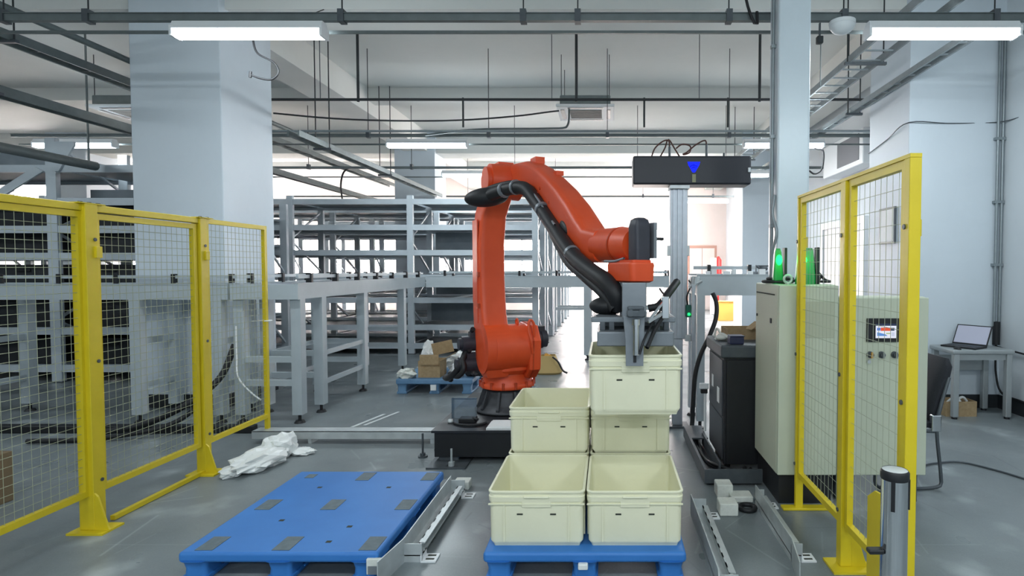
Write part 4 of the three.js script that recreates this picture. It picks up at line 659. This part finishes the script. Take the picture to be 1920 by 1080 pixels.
// ================================================================ control cabinets behind the short fence
function cabinet(label, x0, x1, y0, y1, d0, d1, legs) {
  const t = thing('control_cabinet', label, 'cabinet', [(x0 + x1) / 2, 0, (d0 + d1) / 2]);
  if (legs) for (const x of [x0 + 0.03, x1 - 0.05]) part(t, 'leg', [bx(x, x + 0.03, 0, y0 + 0.02, d0 + 0.05, d1 - 0.02)], M.darkSteel);
  else part(t, 'plinth', [bx(x0 + 0.02, x1 - 0.02, 0, y0, d0 + 0.02, d1 - 0.02)], M.black);
  part(t, 'body', [rb(x0, x1, y0, y1, d0 + 0.02, d1, 0.01, 2)], M.cabinet);
  return t;
}
{
  const t = cabinet('tall pale grey control cabinet with green beacons on top', 1.125, 1.515, 0.2, 1.47, 3.87, 4.46);
  const dr = part(t, 'door', [rb(1.125, 1.515, 0.205, 1.465, 3.85, 3.872, 0.006, 2)], M.cabinet); part(dr, 'panel_patch', [rb(1.27, 1.49, 1.12, 1.36, 3.846, 3.852, 0.002, 1)], M.cabinetPatch);
  part(t, 'side_slot', [bar([1.122, 1.4, 3.95], [1.122, 1.4, 4.42], 0.004, 0.008)], M.slot); part(t, 'side_lock', [rb(1.118, 1.126, 1.2, 1.235, 4.02, 4.05, 0.003, 1), rb(1.118, 1.126, 1.22, 1.24, 4.4, 4.42, 0.003, 1)], M.black);
  const e = part(t, 'lifting_eye', [new THREE.TorusGeometry(0.026, 0.009, 8, 18).translate(1.22, 1.505, -3.98), rod([1.22, 1.465, 3.98], [1.22, 1.48, 3.98], 0.016, 10)], M.galv);
  part(t, 'cable_coil', [new THREE.TorusGeometry(0.1, 0.012, 7, 28).rotateX(Math.PI / 2).translate(1.2, 1.485, -4.15), new THREE.TorusGeometry(0.085, 0.012, 7, 28).rotateX(Math.PI / 2).translate(1.22, 1.505, -4.16), tube([[1.3, 1.49, 4.1], [1.36, 1.52, 4.05], [1.42, 1.56, 4.02], [1.48, 1.5, 4.0], [1.5, 1.49, 3.96], [1.42, 1.49, 3.93]], 0.009, 30, 6), tube([[1.34, 1.49, 4.0], [1.4, 1.54, 4.0], [1.46, 1.53, 4.02], [1.44, 1.48, 4.05], [1.38, 1.49, 4.03]], 0.008, 30, 6)], M.rubber);
  for (const [x, d, lab, w] of [[1.18, 4.08, 'slim green beacon on the cabinet, outside the mesh', 0.07], [1.345, 4.0, 'broad green beacon on the cabinet, seen through the mesh', 0.13]]) {
    const b = thing('signal_beacon', lab, 'beacon', [x, 1.47, d]);
    const g = ringLoft([[0, 1.47], [0, 1.52], [-0.006, 1.6], [-0.014, 1.69], [-0.022, 1.715]], w, 0.06, 0.018, 4); g.translate(x, 0, -d); part(b, 'lens', [g], M.greenShell);
    const lx = w > 0.1 ? x - 0.02 : x; part(b, 'led', [new THREE.SphereGeometry(0.022, 14, 10).scale(1, w > 0.1 ? 1 : 1.7, 1).translate(lx, 1.635, -(d - 0.03))], M.greenLed);
    part(b, 'back_plate', [rb(x + w / 2 + 0.004, x + w / 2 + 0.022, 1.47, 1.72, d - 0.03, d + 0.03, 0.004, 1)], M.black);
    const p = new THREE.PointLight('#20ff70', 0.03, 0); p.position.copy(V(lx, 1.635, d - 0.1)); p.castShadow = true; p.shadow.radius = 1; scene.add(p);
  }
  const a = thing('antenna', 'short black stick antenna standing on the cabinet behind the mesh', 'antenna', [1.3, 1.47, 3.95]); part(a, 'rod', [rod([1.3, 1.47, 3.95], [1.3, 1.78, 3.95], 0.01, 8)], M.black); part(a, 'base', [rod([1.3, 1.47, 3.95], [1.3, 1.5, 3.95], 0.022, 10)], M.black);
  const u = cabinet('wide pale grey control cabinet with touch screen and three buttons', 1.53, 2.11, 0.2, 1.39, 3.87, 4.08, true);
  const d2 = part(u, 'door', [rb(1.53, 2.11, 0.205, 1.385, 3.85, 3.872, 0.006, 2)], M.cabinet);
  const hm = part(u, 'touch_screen', [rb(1.7, 1.915, 1.095, 1.25, 3.835, 3.852, 0.005, 2)], M.black);
  const cv = document.createElement('canvas'); cv.width = 256; cv.height = 176; const c = cv.getContext('2d');
  c.fillStyle = '#e9eefc'; c.fillRect(0, 0, 256, 176); c.fillStyle = '#26324e'; c.fillRect(0, 0, 256, 26); c.fillStyle = '#4a78d8'; c.fillRect(18, 50, 42, 34); c.fillStyle = '#e2573a'; c.fillRect(62, 48, 120, 40); c.fillStyle = '#3a4664'; c.fillRect(186, 50, 48, 36);
  c.fillStyle = '#5a8fd8'; c.beginPath(); c.moveTo(20, 150); c.lineTo(20, 104); c.lineTo(120, 128); c.lineTo(150, 150); c.fill(); c.fillStyle = '#a8bf8a'; c.fillRect(130, 112, 60, 14); c.fillStyle = '#c9d2ea'; c.fillRect(196, 104, 40, 50);
  const ct = new THREE.CanvasTexture(cv); ct.colorSpace = THREE.SRGBColorSpace;
  const sg = new THREE.PlaneGeometry(0.135, 0.095); sg.translate(1.822, 1.168, -3.8335);
  part(hm, 'display', [sg], std({ color: '#000000', emissive: '#ffffff', emissiveMap: ct, emissiveIntensity: 0.95, roughness: 0.3 }), { uv: false });
  for (const x of [1.725, 1.8, 1.885]) { const b = part(u, 'button', [rod([x, 1.01, 3.85], [x, 1.01, 3.835], 0.022, 16), rod([x, 1.01, 3.835], [x, 1.01, 3.815], 0.015, 14)], M.darkSteel); part(b, 'cap', [rb(x - 0.006, x + 0.006, 0.99, 1.03, 3.805, 3.82, 0.003, 1)], x < 1.75 ? M.boardYellow : M.grip); }
  part(u, 'key_switch', [rod([1.715, 0.965, 3.85], [1.715, 0.965, 3.83], 0.012, 12)], M.galv);
}
// ================================================================ black controller with things on it
{
  const t = thing('controller_cabinet', 'black robot controller cabinet beside the tall grey cabinet', 'cabinet', [1.08, 0, 4.8]);
  part(t, 'body', [rb(0.9, 1.26, 0.05, 0.9, 4.52, 5.16, 0.008, 1)], M.blackSatin);
  part(t, 'top', [rb(0.87, 1.28, 0.885, 0.985, 4.49, 5.18, 0.015, 2)], M.darkSteel);
  part(t, 'front_door', [rb(0.915, 1.255, 0.06, 0.87, 4.5, 4.525, 0.004, 1)], M.black);
  part(t, 'side_panel', [bx(0.89, 0.9, 0.42, 0.86, 4.56, 5.12), bx(0.892, 0.9, 0.08, 0.4, 4.56, 5.12)], std({ color: '#4b5056', roughness: 0.4, metalness: 0.3 }));
  part(t, 'sticker', [bx(0.886, 0.891, 0.58, 0.68, 4.92, 4.98), bx(0.886, 0.891, 0.5, 0.62, 4.66, 4.74)], M.paper);
  part(t, 'caster', [rb(0.93, 0.97, 0, 0.06, 4.6, 4.66, 0.01), rb(1.22, 1.26, 0, 0.06, 4.6, 4.66, 0.01), rb(0.93, 0.97, 0, 0.06, 5.0, 5.06, 0.01), rb(1.22, 1.26, 0, 0.06, 5.0, 5.06, 0.01)], M.rubber);
  const b = thing('cardboard_box', 'flat brown cardboard tray on top of the black controller', 'box', [1.15, 0.985, 5.0]);
  const g = ringLoft([[0, 0.985], [0, 1.075], [-0.006, 1.075], [-0.006, 0.995]], 0.26, 0.26, 0.004, 1); g.translate(1.12, 0, -4.99); part(b, 'shell', [g], M.board);
  part(b, 'flap', [bar([1.17, 1.07, 4.87], [1.25, 1.13, 4.88], 0.14, 0.004)], M.board);
  solo('small_device', 'small dark blue box on the front edge of the black controller', 'device', [rb(0.95, 1.06, 0.985, 1.045, 4.55, 4.66, 0.008), rb(0.95, 1.065, 1.045, 1.052, 4.545, 4.665, 0.003, 1)], std({ color: '#2a3050', roughness: 0.4 }), [1, 0.985, 4.6]);
  solo('crumpled_paper', 'crumpled white papers and ties on the black controller', 'paper', [new THREE.IcosahedronGeometry(1, 1).scale(0.05, 0.025, 0.05).translate(0.93, 1.01, -4.8), tube([[0.88, 0.995, 4.8], [0.93, 1.04, 4.8], [0.99, 1.01, 4.76], [1.04, 1.0, 4.82]], 0.012, 20, 6), tube([[0.9, 1.0, 4.95], [0.92, 1.07, 4.95], [0.95, 1.02, 4.9]], 0.009, 16, 6)], M.foam, [0.94, 0.985, 4.85]);
  const tr = thing('base_tray', 'dark steel cable tray on the floor under the black controller', 'tray', [1.0, 0, 4.9]);
  part(tr, 'rim', [bx(0.7, 1.12, 0.02, 0.12, 4.2, 4.22), bx(0.7, 0.72, 0.02, 0.12, 4.22, 5.4), bx(0.72, 0.86, 0.02, 0.12, 5.38, 5.4), bx(0.72, 0.86, 0.108, 0.12, 5.0, 5.38)], M.darkSteel);
  part(tr, 'floor_sheet', [bx(0.72, 1.12, 0.01, 0.03, 4.22, 4.46), bx(0.72, 0.86, 0.01, 0.03, 4.46, 5.38)], M.blackSatin);
  part(tr, 'inner_rail', [bar([0.83, 0.09, 4.3], [0.83, 0.09, 5.1], 0.012, 0.1), bx(0.95, 1.1, 0.03, 0.05, 4.35, 4.4)], M.darkSteel);
  part(tr, 'foot', [0.74, 0.9, 1.08].map((x) => rod([x, 0, 4.26], [x, 0.022, 4.26], 0.025, 10)), M.black);
  solo('floor_cables', 'black cables coiled inside the dark floor tray', 'cable', [tube([[0.75, 0.05, 5.2], [0.76, 0.06, 4.8], [0.79, 0.07, 4.45], [0.88, 0.08, 4.32], [1.0, 0.06, 4.3], [1.05, 0.05, 4.45]], 0.016, 40, 6), tube([[0.79, 0.05, 5.1], [0.77, 0.07, 4.6], [0.82, 0.1, 4.36], [0.95, 0.08, 4.28], [1.03, 0.06, 4.3], [1.08, 0.06, 4.4]], 0.014, 40, 6)], M.rubber, [0.8, 0.03, 4.7]);
  solo('hanging_hose', 'thick black cable hanging in a curve from the conveyor down to the floor tray', 'cable', [tube([[1.0, 1.34, 5.6], [1.03, 1.26, 5.58], [1.02, 1.12, 5.52], [0.95, 0.95, 5.46], [0.87, 0.78, 5.46], [0.82, 0.6, 5.46], [0.8, 0.35, 5.46], [0.79, 0.12, 5.46], [0.77, 0.035, 5.42]], 0.021, 50, 8)], M.rubber, [0.8, 0.1, 5.46]);
  const w = thing('wall_bracket', 'small white bracket with dark clip beside the black controller', 'bracket', [0.8, 0.42, 5.3]);
  part(w, 'plate', [rb(0.82, 0.9, 0.5, 0.55, 5.2, 5.24, 0.006, 1), rod([0.87, 0.12, 5.22], [0.87, 0.5, 5.22], 0.012)], M.white); part(w, 'clip', [rb(0.83, 0.89, 0.46, 0.5, 5.2, 5.24, 0.006, 1)], M.black);
}
// ================================================================ steel pallet guides on the floor
function guide(label, x, d0, d1, dx, o = {}) {
  const t = thing('pallet_guide', label, 'guide rail', [x, 0, (d0 + d1) / 2], { local: true, ry: o.ry || 0 });
  const L = (d1 - d0) / 2, W = o.w || 0.1, s = o.flip ? -1 : 1, q = (a, b) => [Math.min(a * s, b * s), Math.max(a * s, b * s)];
  const B = (xa, xb, ya, yb, za, zb) => { const [p, r] = q(xa, xb); return lb(p, r, ya, yb, za, zb); };
  part(t, 'channel', [B(0, 0.006, 0.0, 0.13, -L, L), B(0, W, 0.034, 0.04, -L, L), B(W - 0.034, W, 0.075, 0.081, -L + 0.06, L - 0.06), B(W - 0.034, W - 0.028, 0.04, 0.081, -L + 0.06, L - 0.06)], M.galv);
  part(t, 'end_plate', [B(0, W, 0.0, 0.1, L - 0.006, L), B(0, W, 0.0, 0.1, -L, -L + 0.006)], M.galv);
  for (const [z, w] of [[L - 0.04, 0.09], [-L + 0.04, 0.09]]) { const tb = part(t, 'foot_tab', [B(W, W + 0.075, 0, 0.008, z - w / 2, z + w / 2), B(W - 0.006, W, 0, 0.04, z - w / 2, z + w / 2)], M.white); for (const k of [-0.02, 0.02]) part(tb, 'slot', [B(W + 0.015, W + 0.06, 0.007, 0.0095, z + k - 0.007, z + k + 0.007)], M.slot); }
  part(t, 'flared_end', [prism([[0, 0], [0.006, 0], [0.006, 0.13], [0, 0.13]], 0.26).rotateY(s * -0.16).translate(s * -0.02, 0, L + 0.125)], M.galv);
  return t;
}
guide('galvanised steel pallet guide along the empty blue pallet', -1.1, 3.1, 4.05, 0);
guide('galvanised steel pallet guide next to the loaded pallet, beside the foam blocks', 0.53, 2.78, 3.72, 0);
guide('galvanised steel pallet guide nearest the short yellow fence, by the black ring', 0.985, 3.1, 3.88, 0, { w: 0.06 });
{
  const f = (lab, x0, x1, y0, y1, d0, d1) => solo('foam_block', lab, 'foam block', [rb(x0, x1, y0, y1, d0, d1, 0.008, 2)], M.foam, [(x0 + x1) / 2, y0, (d0 + d1) / 2]);
  f('white foam block at the head of the guide near the loaded pallet', 0.712, 0.83, 0.0, 0.08, 3.68, 3.8);
  f('white foam block lying closest to the dark floor tray', 0.75, 0.86, 0.0, 0.09, 3.98, 4.1);
  f('flat white foam slab between the two foam blocks and the ring', 0.83, 0.98, 0.0, 0.04, 3.9, 4.02);
  solo('cable_ring', 'black ring of cable on the floor by the foam slab', 'cable', [new THREE.TorusGeometry(0.05, 0.016, 8, 24).rotateX(Math.PI / 2).translate(0.91, 0.017, -3.78)], M.rubber, [0.91, 0, 3.78]);
  solo('foam_wedge', 'white foam block at the end of the guide by the empty pallet', 'foam block', [rb(-1.1, -0.99, 0.0, 0.06, 4.12, 4.22, 0.008, 2)], M.foam, [-1.04, 0, 4.17]);
}
// ================================================================ stanchion
{
  const t = thing('stanchion', 'polished chrome barrier post standing in front of the short yellow fence', 'barrier post', [0.91, 0, 1.84]);
  const c = [0.91, 0, 1.84];
  part(t, 'tube', [lathe([[0.04, 0.02], [0.04, 0.915], [0.038, 0.925]], c, 36)], M.chrome);
  part(t, 'cap', [lathe([[0.0415, 0.912], [0.043, 0.92], [0.043, 0.935], [0.038, 0.942]], c, 36)], M.black); part(t, 'cap_disc', [lathe([[0.039, 0.936], [0.038, 0.941], [0, 0.941]], c, 36)], M.galv);
  part(t, 'belt_slot', [-0.55, 1.2].map((t) => lb(-0.006, 0.006, 0.82, 0.915, -0.004, 0.006).rotateY(t).translate(c[0] + Math.sin(t) * 0.038, 0, -c[2] + Math.cos(t) * 0.038)), M.black);
  part(t, 'belt_clip', [rb(0.825, 0.873, 0.675, 0.69, 1.82, 1.85, 0.005, 2)], M.black);
  part(t, 'base', [lathe([[0.17, 0], [0.17, 0.012], [0.15, 0.022], [0.05, 0.03], [0, 0.03]], c, 36)], M.chrome);
}
// ================================================================ table, laptop, chair
{
  const t = thing('steel_table', 'grey steel table in the wall corner with a laptop on it', 'table', [3.9, 0, 6.3]);
  part(t, 'top', [rb(3.58, 4.23, 0.68, 0.73, 6.06, 6.52, 0.018, 2)], M.tableTop);
  for (const [x, d] of [[3.63, 6.1], [4.18, 6.1], [3.63, 6.48], [4.18, 6.48]]) { const l = part(t, 'leg', [rb(x - 0.03, x + 0.03, 0.02, 0.7, d - 0.03, d + 0.03, 0.008, 1)], M.tableTop); part(l, 'foot', [rod([x, 0, d], [x, 0.025, d], 0.028, 10)], M.black); }
  part(t, 'apron', [bx(3.66, 4.15, 0.45, 0.62, 6.47, 6.49), bx(3.66, 4.15, 0.62, 0.68, 6.09, 6.11)], M.tableTop);
  const l = thing('laptop', 'open laptop on the steel table', 'laptop', [3.82, 0.73, 6.28], { local: true, ry: -1.0 });
  part(l, 'base', [new RoundedBoxGeometry(0.36, 0.018, 0.25, 2, 0.006).translate(0, 0.009, 0)], M.black);
  const k = []; for (let r = 0; r < 5; r++) for (let c = 0; c < 12; c++) k.push(lb(-0.15 + c * 0.0255, -0.15 + c * 0.0255 + 0.021, 0.018, 0.021, -0.09 + r * 0.024, -0.09 + r * 0.024 + 0.019));
  part(l, 'keyboard', k, M.darkSteel, { stuff: true });
  const T = new THREE.Matrix4().makeTranslation(0, 0.016, -0.122).multiply(new THREE.Matrix4().makeRotationX(-0.5));
  const lid = part(l, 'lid', [new RoundedBoxGeometry(0.36, 0.235, 0.01, 2, 0.004).translate(0, 0.118, 0).applyMatrix4(T)], M.black);
  part(lid, 'screen', [new THREE.BoxGeometry(0.335, 0.205, 0.002).translate(0, 0.12, 0.0055).applyMatrix4(T)], M.screenWhite);
  solo('mouse', 'small black mouse on the steel table before the laptop', 'mouse', [new THREE.SphereGeometry(1, 16, 10, 0, 6.3, 0, 1.571).scale(0.03, 0.03, 0.05).translate(3.66, 0.73, -6.12)], M.black, [3.66, 0.73, 6.12]);
  const b = thing('cardboard_box', 'open brown cardboard box with white scraps under the steel table', 'box', [3.75, 0, 6.28]);
  const g = ringLoft([[0, 0], [0, 0.16], [-0.006, 0.16], [-0.006, 0.01]], 0.33, 0.22, 0.004, 1); g.translate(3.76, 0, -6.3); part(b, 'shell', [g], M.board);
  part(b, 'scraps', [tube([[3.66, 0.12, 6.3], [3.7, 0.18, 6.26], [3.76, 0.15, 6.3], [3.82, 0.19, 6.28], [3.88, 0.14, 6.3]], 0.014, 24, 6), new THREE.IcosahedronGeometry(1, 1).scale(0.06, 0.05, 0.05).translate(3.76, 0.13, -6.3)], M.paper);
  solo('white_carton', 'white carton on the floor against the side wall', 'carton', [rb(4.2, 4.4, 0, 0.24, 5.35, 5.75, 0.006, 1), bx(4.26, 4.34, 0.24, 0.242, 5.35, 5.75)], M.paper, [4.3, 0, 5.55]);
  const c = thing('office_chair', 'black mesh chair on a bent steel sled frame behind the wide grey cabinet', 'chair', [2.15, 0, 4.35]);
  part(c, 'frame', [-0.23, 0.23].map((s) => tube([[2.43, 0.8, 4.36 + s * 0.88], [2.36, 0.6, 4.36 + s], [2.335, 0.46, 4.36 + s], [2.37, 0.1, 4.36 + s], [2.37, 0.035, 4.36 + s], [2.32, 0.016, 4.36 + s], [1.97, 0.016, 4.36 + s], [1.91, 0.03, 4.36 + s], [1.91, 0.2, 4.36 + s], [1.91, 0.4, 4.36 + s], [1.95, 0.43, 4.36 + s], [2.32, 0.42, 4.36 + s]], 0.013, 70, 8)).concat([rod([1.91, 0.3, 4.13], [1.91, 0.3, 4.59], 0.011), rod([2.33, 0.43, 4.13], [2.33, 0.43, 4.59], 0.011)]), M.darkSteel);
  part(c, 'seat', [ringLoft([[-0.03, 0.43], [0, 0.445], [0, 0.475], [-0.03, 0.49], [-0.1, 0.495]], 0.42, 0.44, 0.08, 4).translate(2.12, 0, -4.36)], M.fabric);
  const bk = sweep([[2.325, 0.48, 0.17, 0.02], [2.33, 0.53, 0.2, 0.035], [2.36, 0.65, 0.21, 0.04], [2.41, 0.8, 0.21, 0.045], [2.435, 0.88, 0.2, 0.04], [2.445, 0.93, 0.16, 0.02]].map(([x, y, a, b2]) => ({ p: [x, y, -4.36], a, b: b2 })), 4, 20, 40); part(c, 'backrest', [bk], M.fabric);
  part(c, 'back_bracket', [rb(2.29, 2.36, 0.42, 0.54, 4.11, 4.15, 0.01), rb(2.29, 2.36, 0.42, 0.54, 4.57, 4.61, 0.01)], M.chrome);
  solo('floor_cable', 'thin dark cable curving over the open floor past the chair', 'cable', [tube([[2.05, 0.01, 4.75], [2.45, 0.01, 4.6], [2.6, 0.01, 4.66], [2.85, 0.01, 4.7], [3.02, 0.01, 4.5], [3.15, 0.01, 4.25], [3.35, 0.01, 4.05], [3.7, 0.01, 3.9], [4.2, 0.01, 3.85]], 0.008, 80, 6)], M.darkSteel, [2.9, 0, 4.5]);
  solo('wall_cable', 'thick black cable running down the side wall corner behind the table', 'cable', [tube([[4.355, 0.72, 6.56], [4.355, 0.4, 6.55], [4.38, 0.2, 6.5], [4.4, 0.16, 6.2], [4.4, 0.16, 5.4]], 0.012, 40, 6), tube([[4.36, 0.7, 6.55], [4.38, 0.68, 6.3], [4.4, 0.66, 5.8], [4.4, 0.66, 5.2]], 0.01, 30, 6)], M.rubber, [4.36, 0.3, 6.5]);
}
// ================================================================ litter pallet behind the robot, bags
function crumple(cx, cy, cd, rx, ry, rd, s, det = 4, amp = 0.35) {      // crumpled sheet or bag resting on cy
  const g = new THREE.IcosahedronGeometry(1, det), p = g.attributes.position, q = new THREE.Vector3();
  for (let i = 0; i < p.count; i++) { q.fromBufferAttribute(p, i); const a = vnoise(q.x * 0.5 + 0.5 + q.z * 0.13, q.y * 0.5 + 0.5 - q.z * 0.21, 5, s), b = vnoise(q.x * 0.5 + 0.7, q.z * 0.5 + 0.4 + q.y * 0.3, 9, s + 3), k = 1 - amp * Math.abs(a - 0.5) * 1.6 - amp * 0.6 * Math.abs(b - 0.5);
    const w = 1 - Math.abs(2 * vnoise(q.x * 0.5 + 0.6 + q.y * 0.2, q.z * 0.5 + 0.5 - q.y * 0.25, 13, s + 7) - 1), e = 0.35 * (vnoise(q.x * 0.5 + 0.5, q.z * 0.5 + 0.5, 4, s + 9) - 0.5), kk = k * (0.9 + 0.22 * w * w);
    q.multiplyScalar(kk); q.x += e; q.z -= e * 0.8; p.setXYZ(i, cx + q.x * rx, cy + Math.max(-0.0, (q.y * 0.9 + 0.55)) * ry, -cd + q.z * rd); }
  return crease(g, 12);
}
solo('plastic_bag', 'crumpled white plastic bag lying by the foot of the yellow fence', 'plastic bag', [crumple(-2.78, 0.002, 4.68, 0.17, 0.1, 0.34, 31, 5), crumple(-2.76, 0.002, 4.9, 0.14, 0.14, 0.16, 37, 4), crumple(-2.62, 0.001, 4.95, 0.13, 0.035, 0.1, 41, 4), crumple(-2.86, 0.001, 4.45, 0.1, 0.05, 0.14, 43, 4)], M.bagWhite, [-2.8, 0, 4.7]);
{
  const t = pallet('plastic_pallet', 'small faded blue pallet piled with cardboard scraps beside the robot', -2.66, -1.7, 7.3, 8.2, 0.19, M.paleBlue);
  part(t, 'label', [bx(-2.22, -2.15, 0.05, 0.12, 7.285, 7.305)], M.paper, { label: 'white paper label' });
  const b = thing('cardboard_box', 'open brown cardboard box on the faded blue pallet', 'box', [-2.28, 0.19, 7.55]);
  const g = ringLoft([[0, 0.19], [0, 0.4], [-0.005, 0.4], [-0.005, 0.2]], 0.28, 0.3, 0.004, 1); g.translate(-2.27, 0, -7.55); part(b, 'shell', [g], M.board);
  part(b, 'flap', [bar([-2.38, 0.42, 7.38], [-2.14, 0.42, 7.38], 0.006, 0.13), bar([-2.32, 0.5, 7.72], [-2.05, 0.56, 7.72], 0.006, 0.16), bar([-2.13, 0.4, 7.55], [-2.0, 0.47, 7.55], 0.28, 0.006)], M.board);
  solo('paper_scrap', 'white torn packing paper leaning behind the open cardboard box', 'paper', [crumple(-2.42, 0.2, 7.86, 0.13, 0.3, 0.1, 51, 4, 0.6), crumple(-2.36, 0.19, 7.9, 0.2, 0.1, 0.14, 57, 4, 0.5)], M.paper, [-2.4, 0.19, 7.86]);
  solo('paper_scrap', 'white and black packaging leaning off the corner of the faded pallet', 'paper', [crumple(-2.56, 0.185, 7.42, 0.13, 0.09, 0.12, 61, 4, 0.5), bar([-2.62, 0.28, 7.36], [-2.42, 0.24, 7.34], 0.1, 0.006), bar([-2.52, 0.255, 7.34], [-2.45, 0.245, 7.33], 0.05, 0.012)], M.foam, [-2.55, 0.19, 7.4]);
  solo('white_carton', 'small white carton beside the open box on the faded pallet', 'carton', [rb(-1.98, -1.86, 0.19, 0.36, 7.42, 7.54, 0.004, 1), bx(-1.94, -1.9, 0.36, 0.362, 7.42, 7.54)], M.paper, [-1.92, 0.19, 7.48]);
  solo('plastic_bag', 'clear white plastic film heaped at the back of the faded pallet', 'plastic bag', [crumple(-1.95, 0.19, 7.85, 0.26, 0.2, 0.2, 71, 5, 0.5), crumple(-1.84, 0.19, 8.0, 0.2, 0.32, 0.16, 73, 4, 0.5)], M.bagWhite, [-1.95, 0.19, 7.85]);
  solo('plastic_bag', 'dark crumpled bag with pale streaks on the faded pallet next to the robot', 'plastic bag', [crumple(-1.7, 0.19, 7.5, 0.17, 0.17, 0.13, 77, 5, 0.5)], M.rubber, [-1.72, 0.19, 7.6]);
}
{
  const t = thing('tan_bag', 'tan open bag with black strap on the floor behind the robot', 'bag', [-0.88, 0, 8.8]);
  const g = ringLoft([[0.02, 0], [0.05, 0.03], [-0.02, 0.16], [-0.06, 0.27], [-0.066, 0.27], [-0.03, 0.16], [0.0, 0.05]], 0.34, 0.3, 0.1, 4); g.translate(-0.9, 0, -8.8); part(t, 'body', [g], M.tan);
  part(t, 'strap', [tube([[-0.82, 0.26, 8.66], [-0.74, 0.2, 8.62], [-0.66, 0.06, 8.62], [-0.6, 0.03, 8.62]], 0.014, 20, 6)], M.black); part(t, 'lining', [crumple(-0.9, 0.08, 8.8, 0.09, 0.16, 0.1, 83, 3, 0.4)], M.boardYellow);
}
{
  const b = thing('cardboard_box', 'yellow-brown cardboard box on the floor near the pink end wall', 'box', [3.6, 0, 17.7]);
  part(b, 'shell', [rb(3.3, 3.88, 0, 0.58, 17.5, 17.9, 0.008, 1)], M.boardYellow); part(b, 'flap', [bx(3.3, 3.88, 0.575, 0.585, 17.46, 17.9), bx(3.57, 3.61, 0.585, 0.587, 17.5, 17.9)], M.boardYellow);
  solo('cardboard_box', 'brown cardboard stack standing behind the long yellow fence', 'box', [rb(-4.6, -4.05, 0, 0.34, 3.5, 3.95, 0.006, 1), rb(-4.56, -4.1, 0.34, 0.62, 3.52, 3.9, 0.006, 1), bx(-4.36, -4.3, 0.62, 0.622, 3.52, 3.9)], M.boardDark, [-4.3, 0, 3.7]);
  solo('black_hose', 'black hose looping over the floor behind the long yellow fence', 'hose', [tube([[-4.9, 0.03, 5.4], [-4.4, 0.1, 5.5], [-4.0, 0.3, 5.6], [-3.85, 0.5, 5.8], [-3.8, 0.8, 5.95]], 0.03, 40, 8), tube([[-5.2, 0.03, 5.2], [-4.6, 0.03, 5.3], [-4.1, 0.12, 5.5], [-3.9, 0.32, 5.7]], 0.022, 40, 8)], M.rubber, [-4.3, 0, 5.5]);
  solo('white_cable', 'thin white cable hanging in a curve behind the fence mesh', 'cable', [tube([[-3.72, 1.0, 5.85], [-3.7, 0.7, 5.82], [-3.65, 0.5, 5.76], [-3.5, 0.34, 5.74], [-3.42, 0.28, 5.74]], 0.008, 30, 6)], M.paper, [-3.9, 0.5, 5.8]);
  solo('black_skirting', 'long black cable duct on the floor behind the long yellow fence', 'cable duct', [rb(-9, -3.4, 0, 0.07, 5.55, 5.65, 0.01, 1)], M.black, [-6, 0, 5.6]);
  struct('floor_mark', [bar([-2.55, 0.0008, 5.75], [-2.42, 0.0008, 6.3], 0.035, 0.0012), bar([-2.45, 0.0008, 5.85], [-2.3, 0.0008, 6.4], 0.03, 0.0012)], M.floorMark);
}
renderer.render(scene, camera);
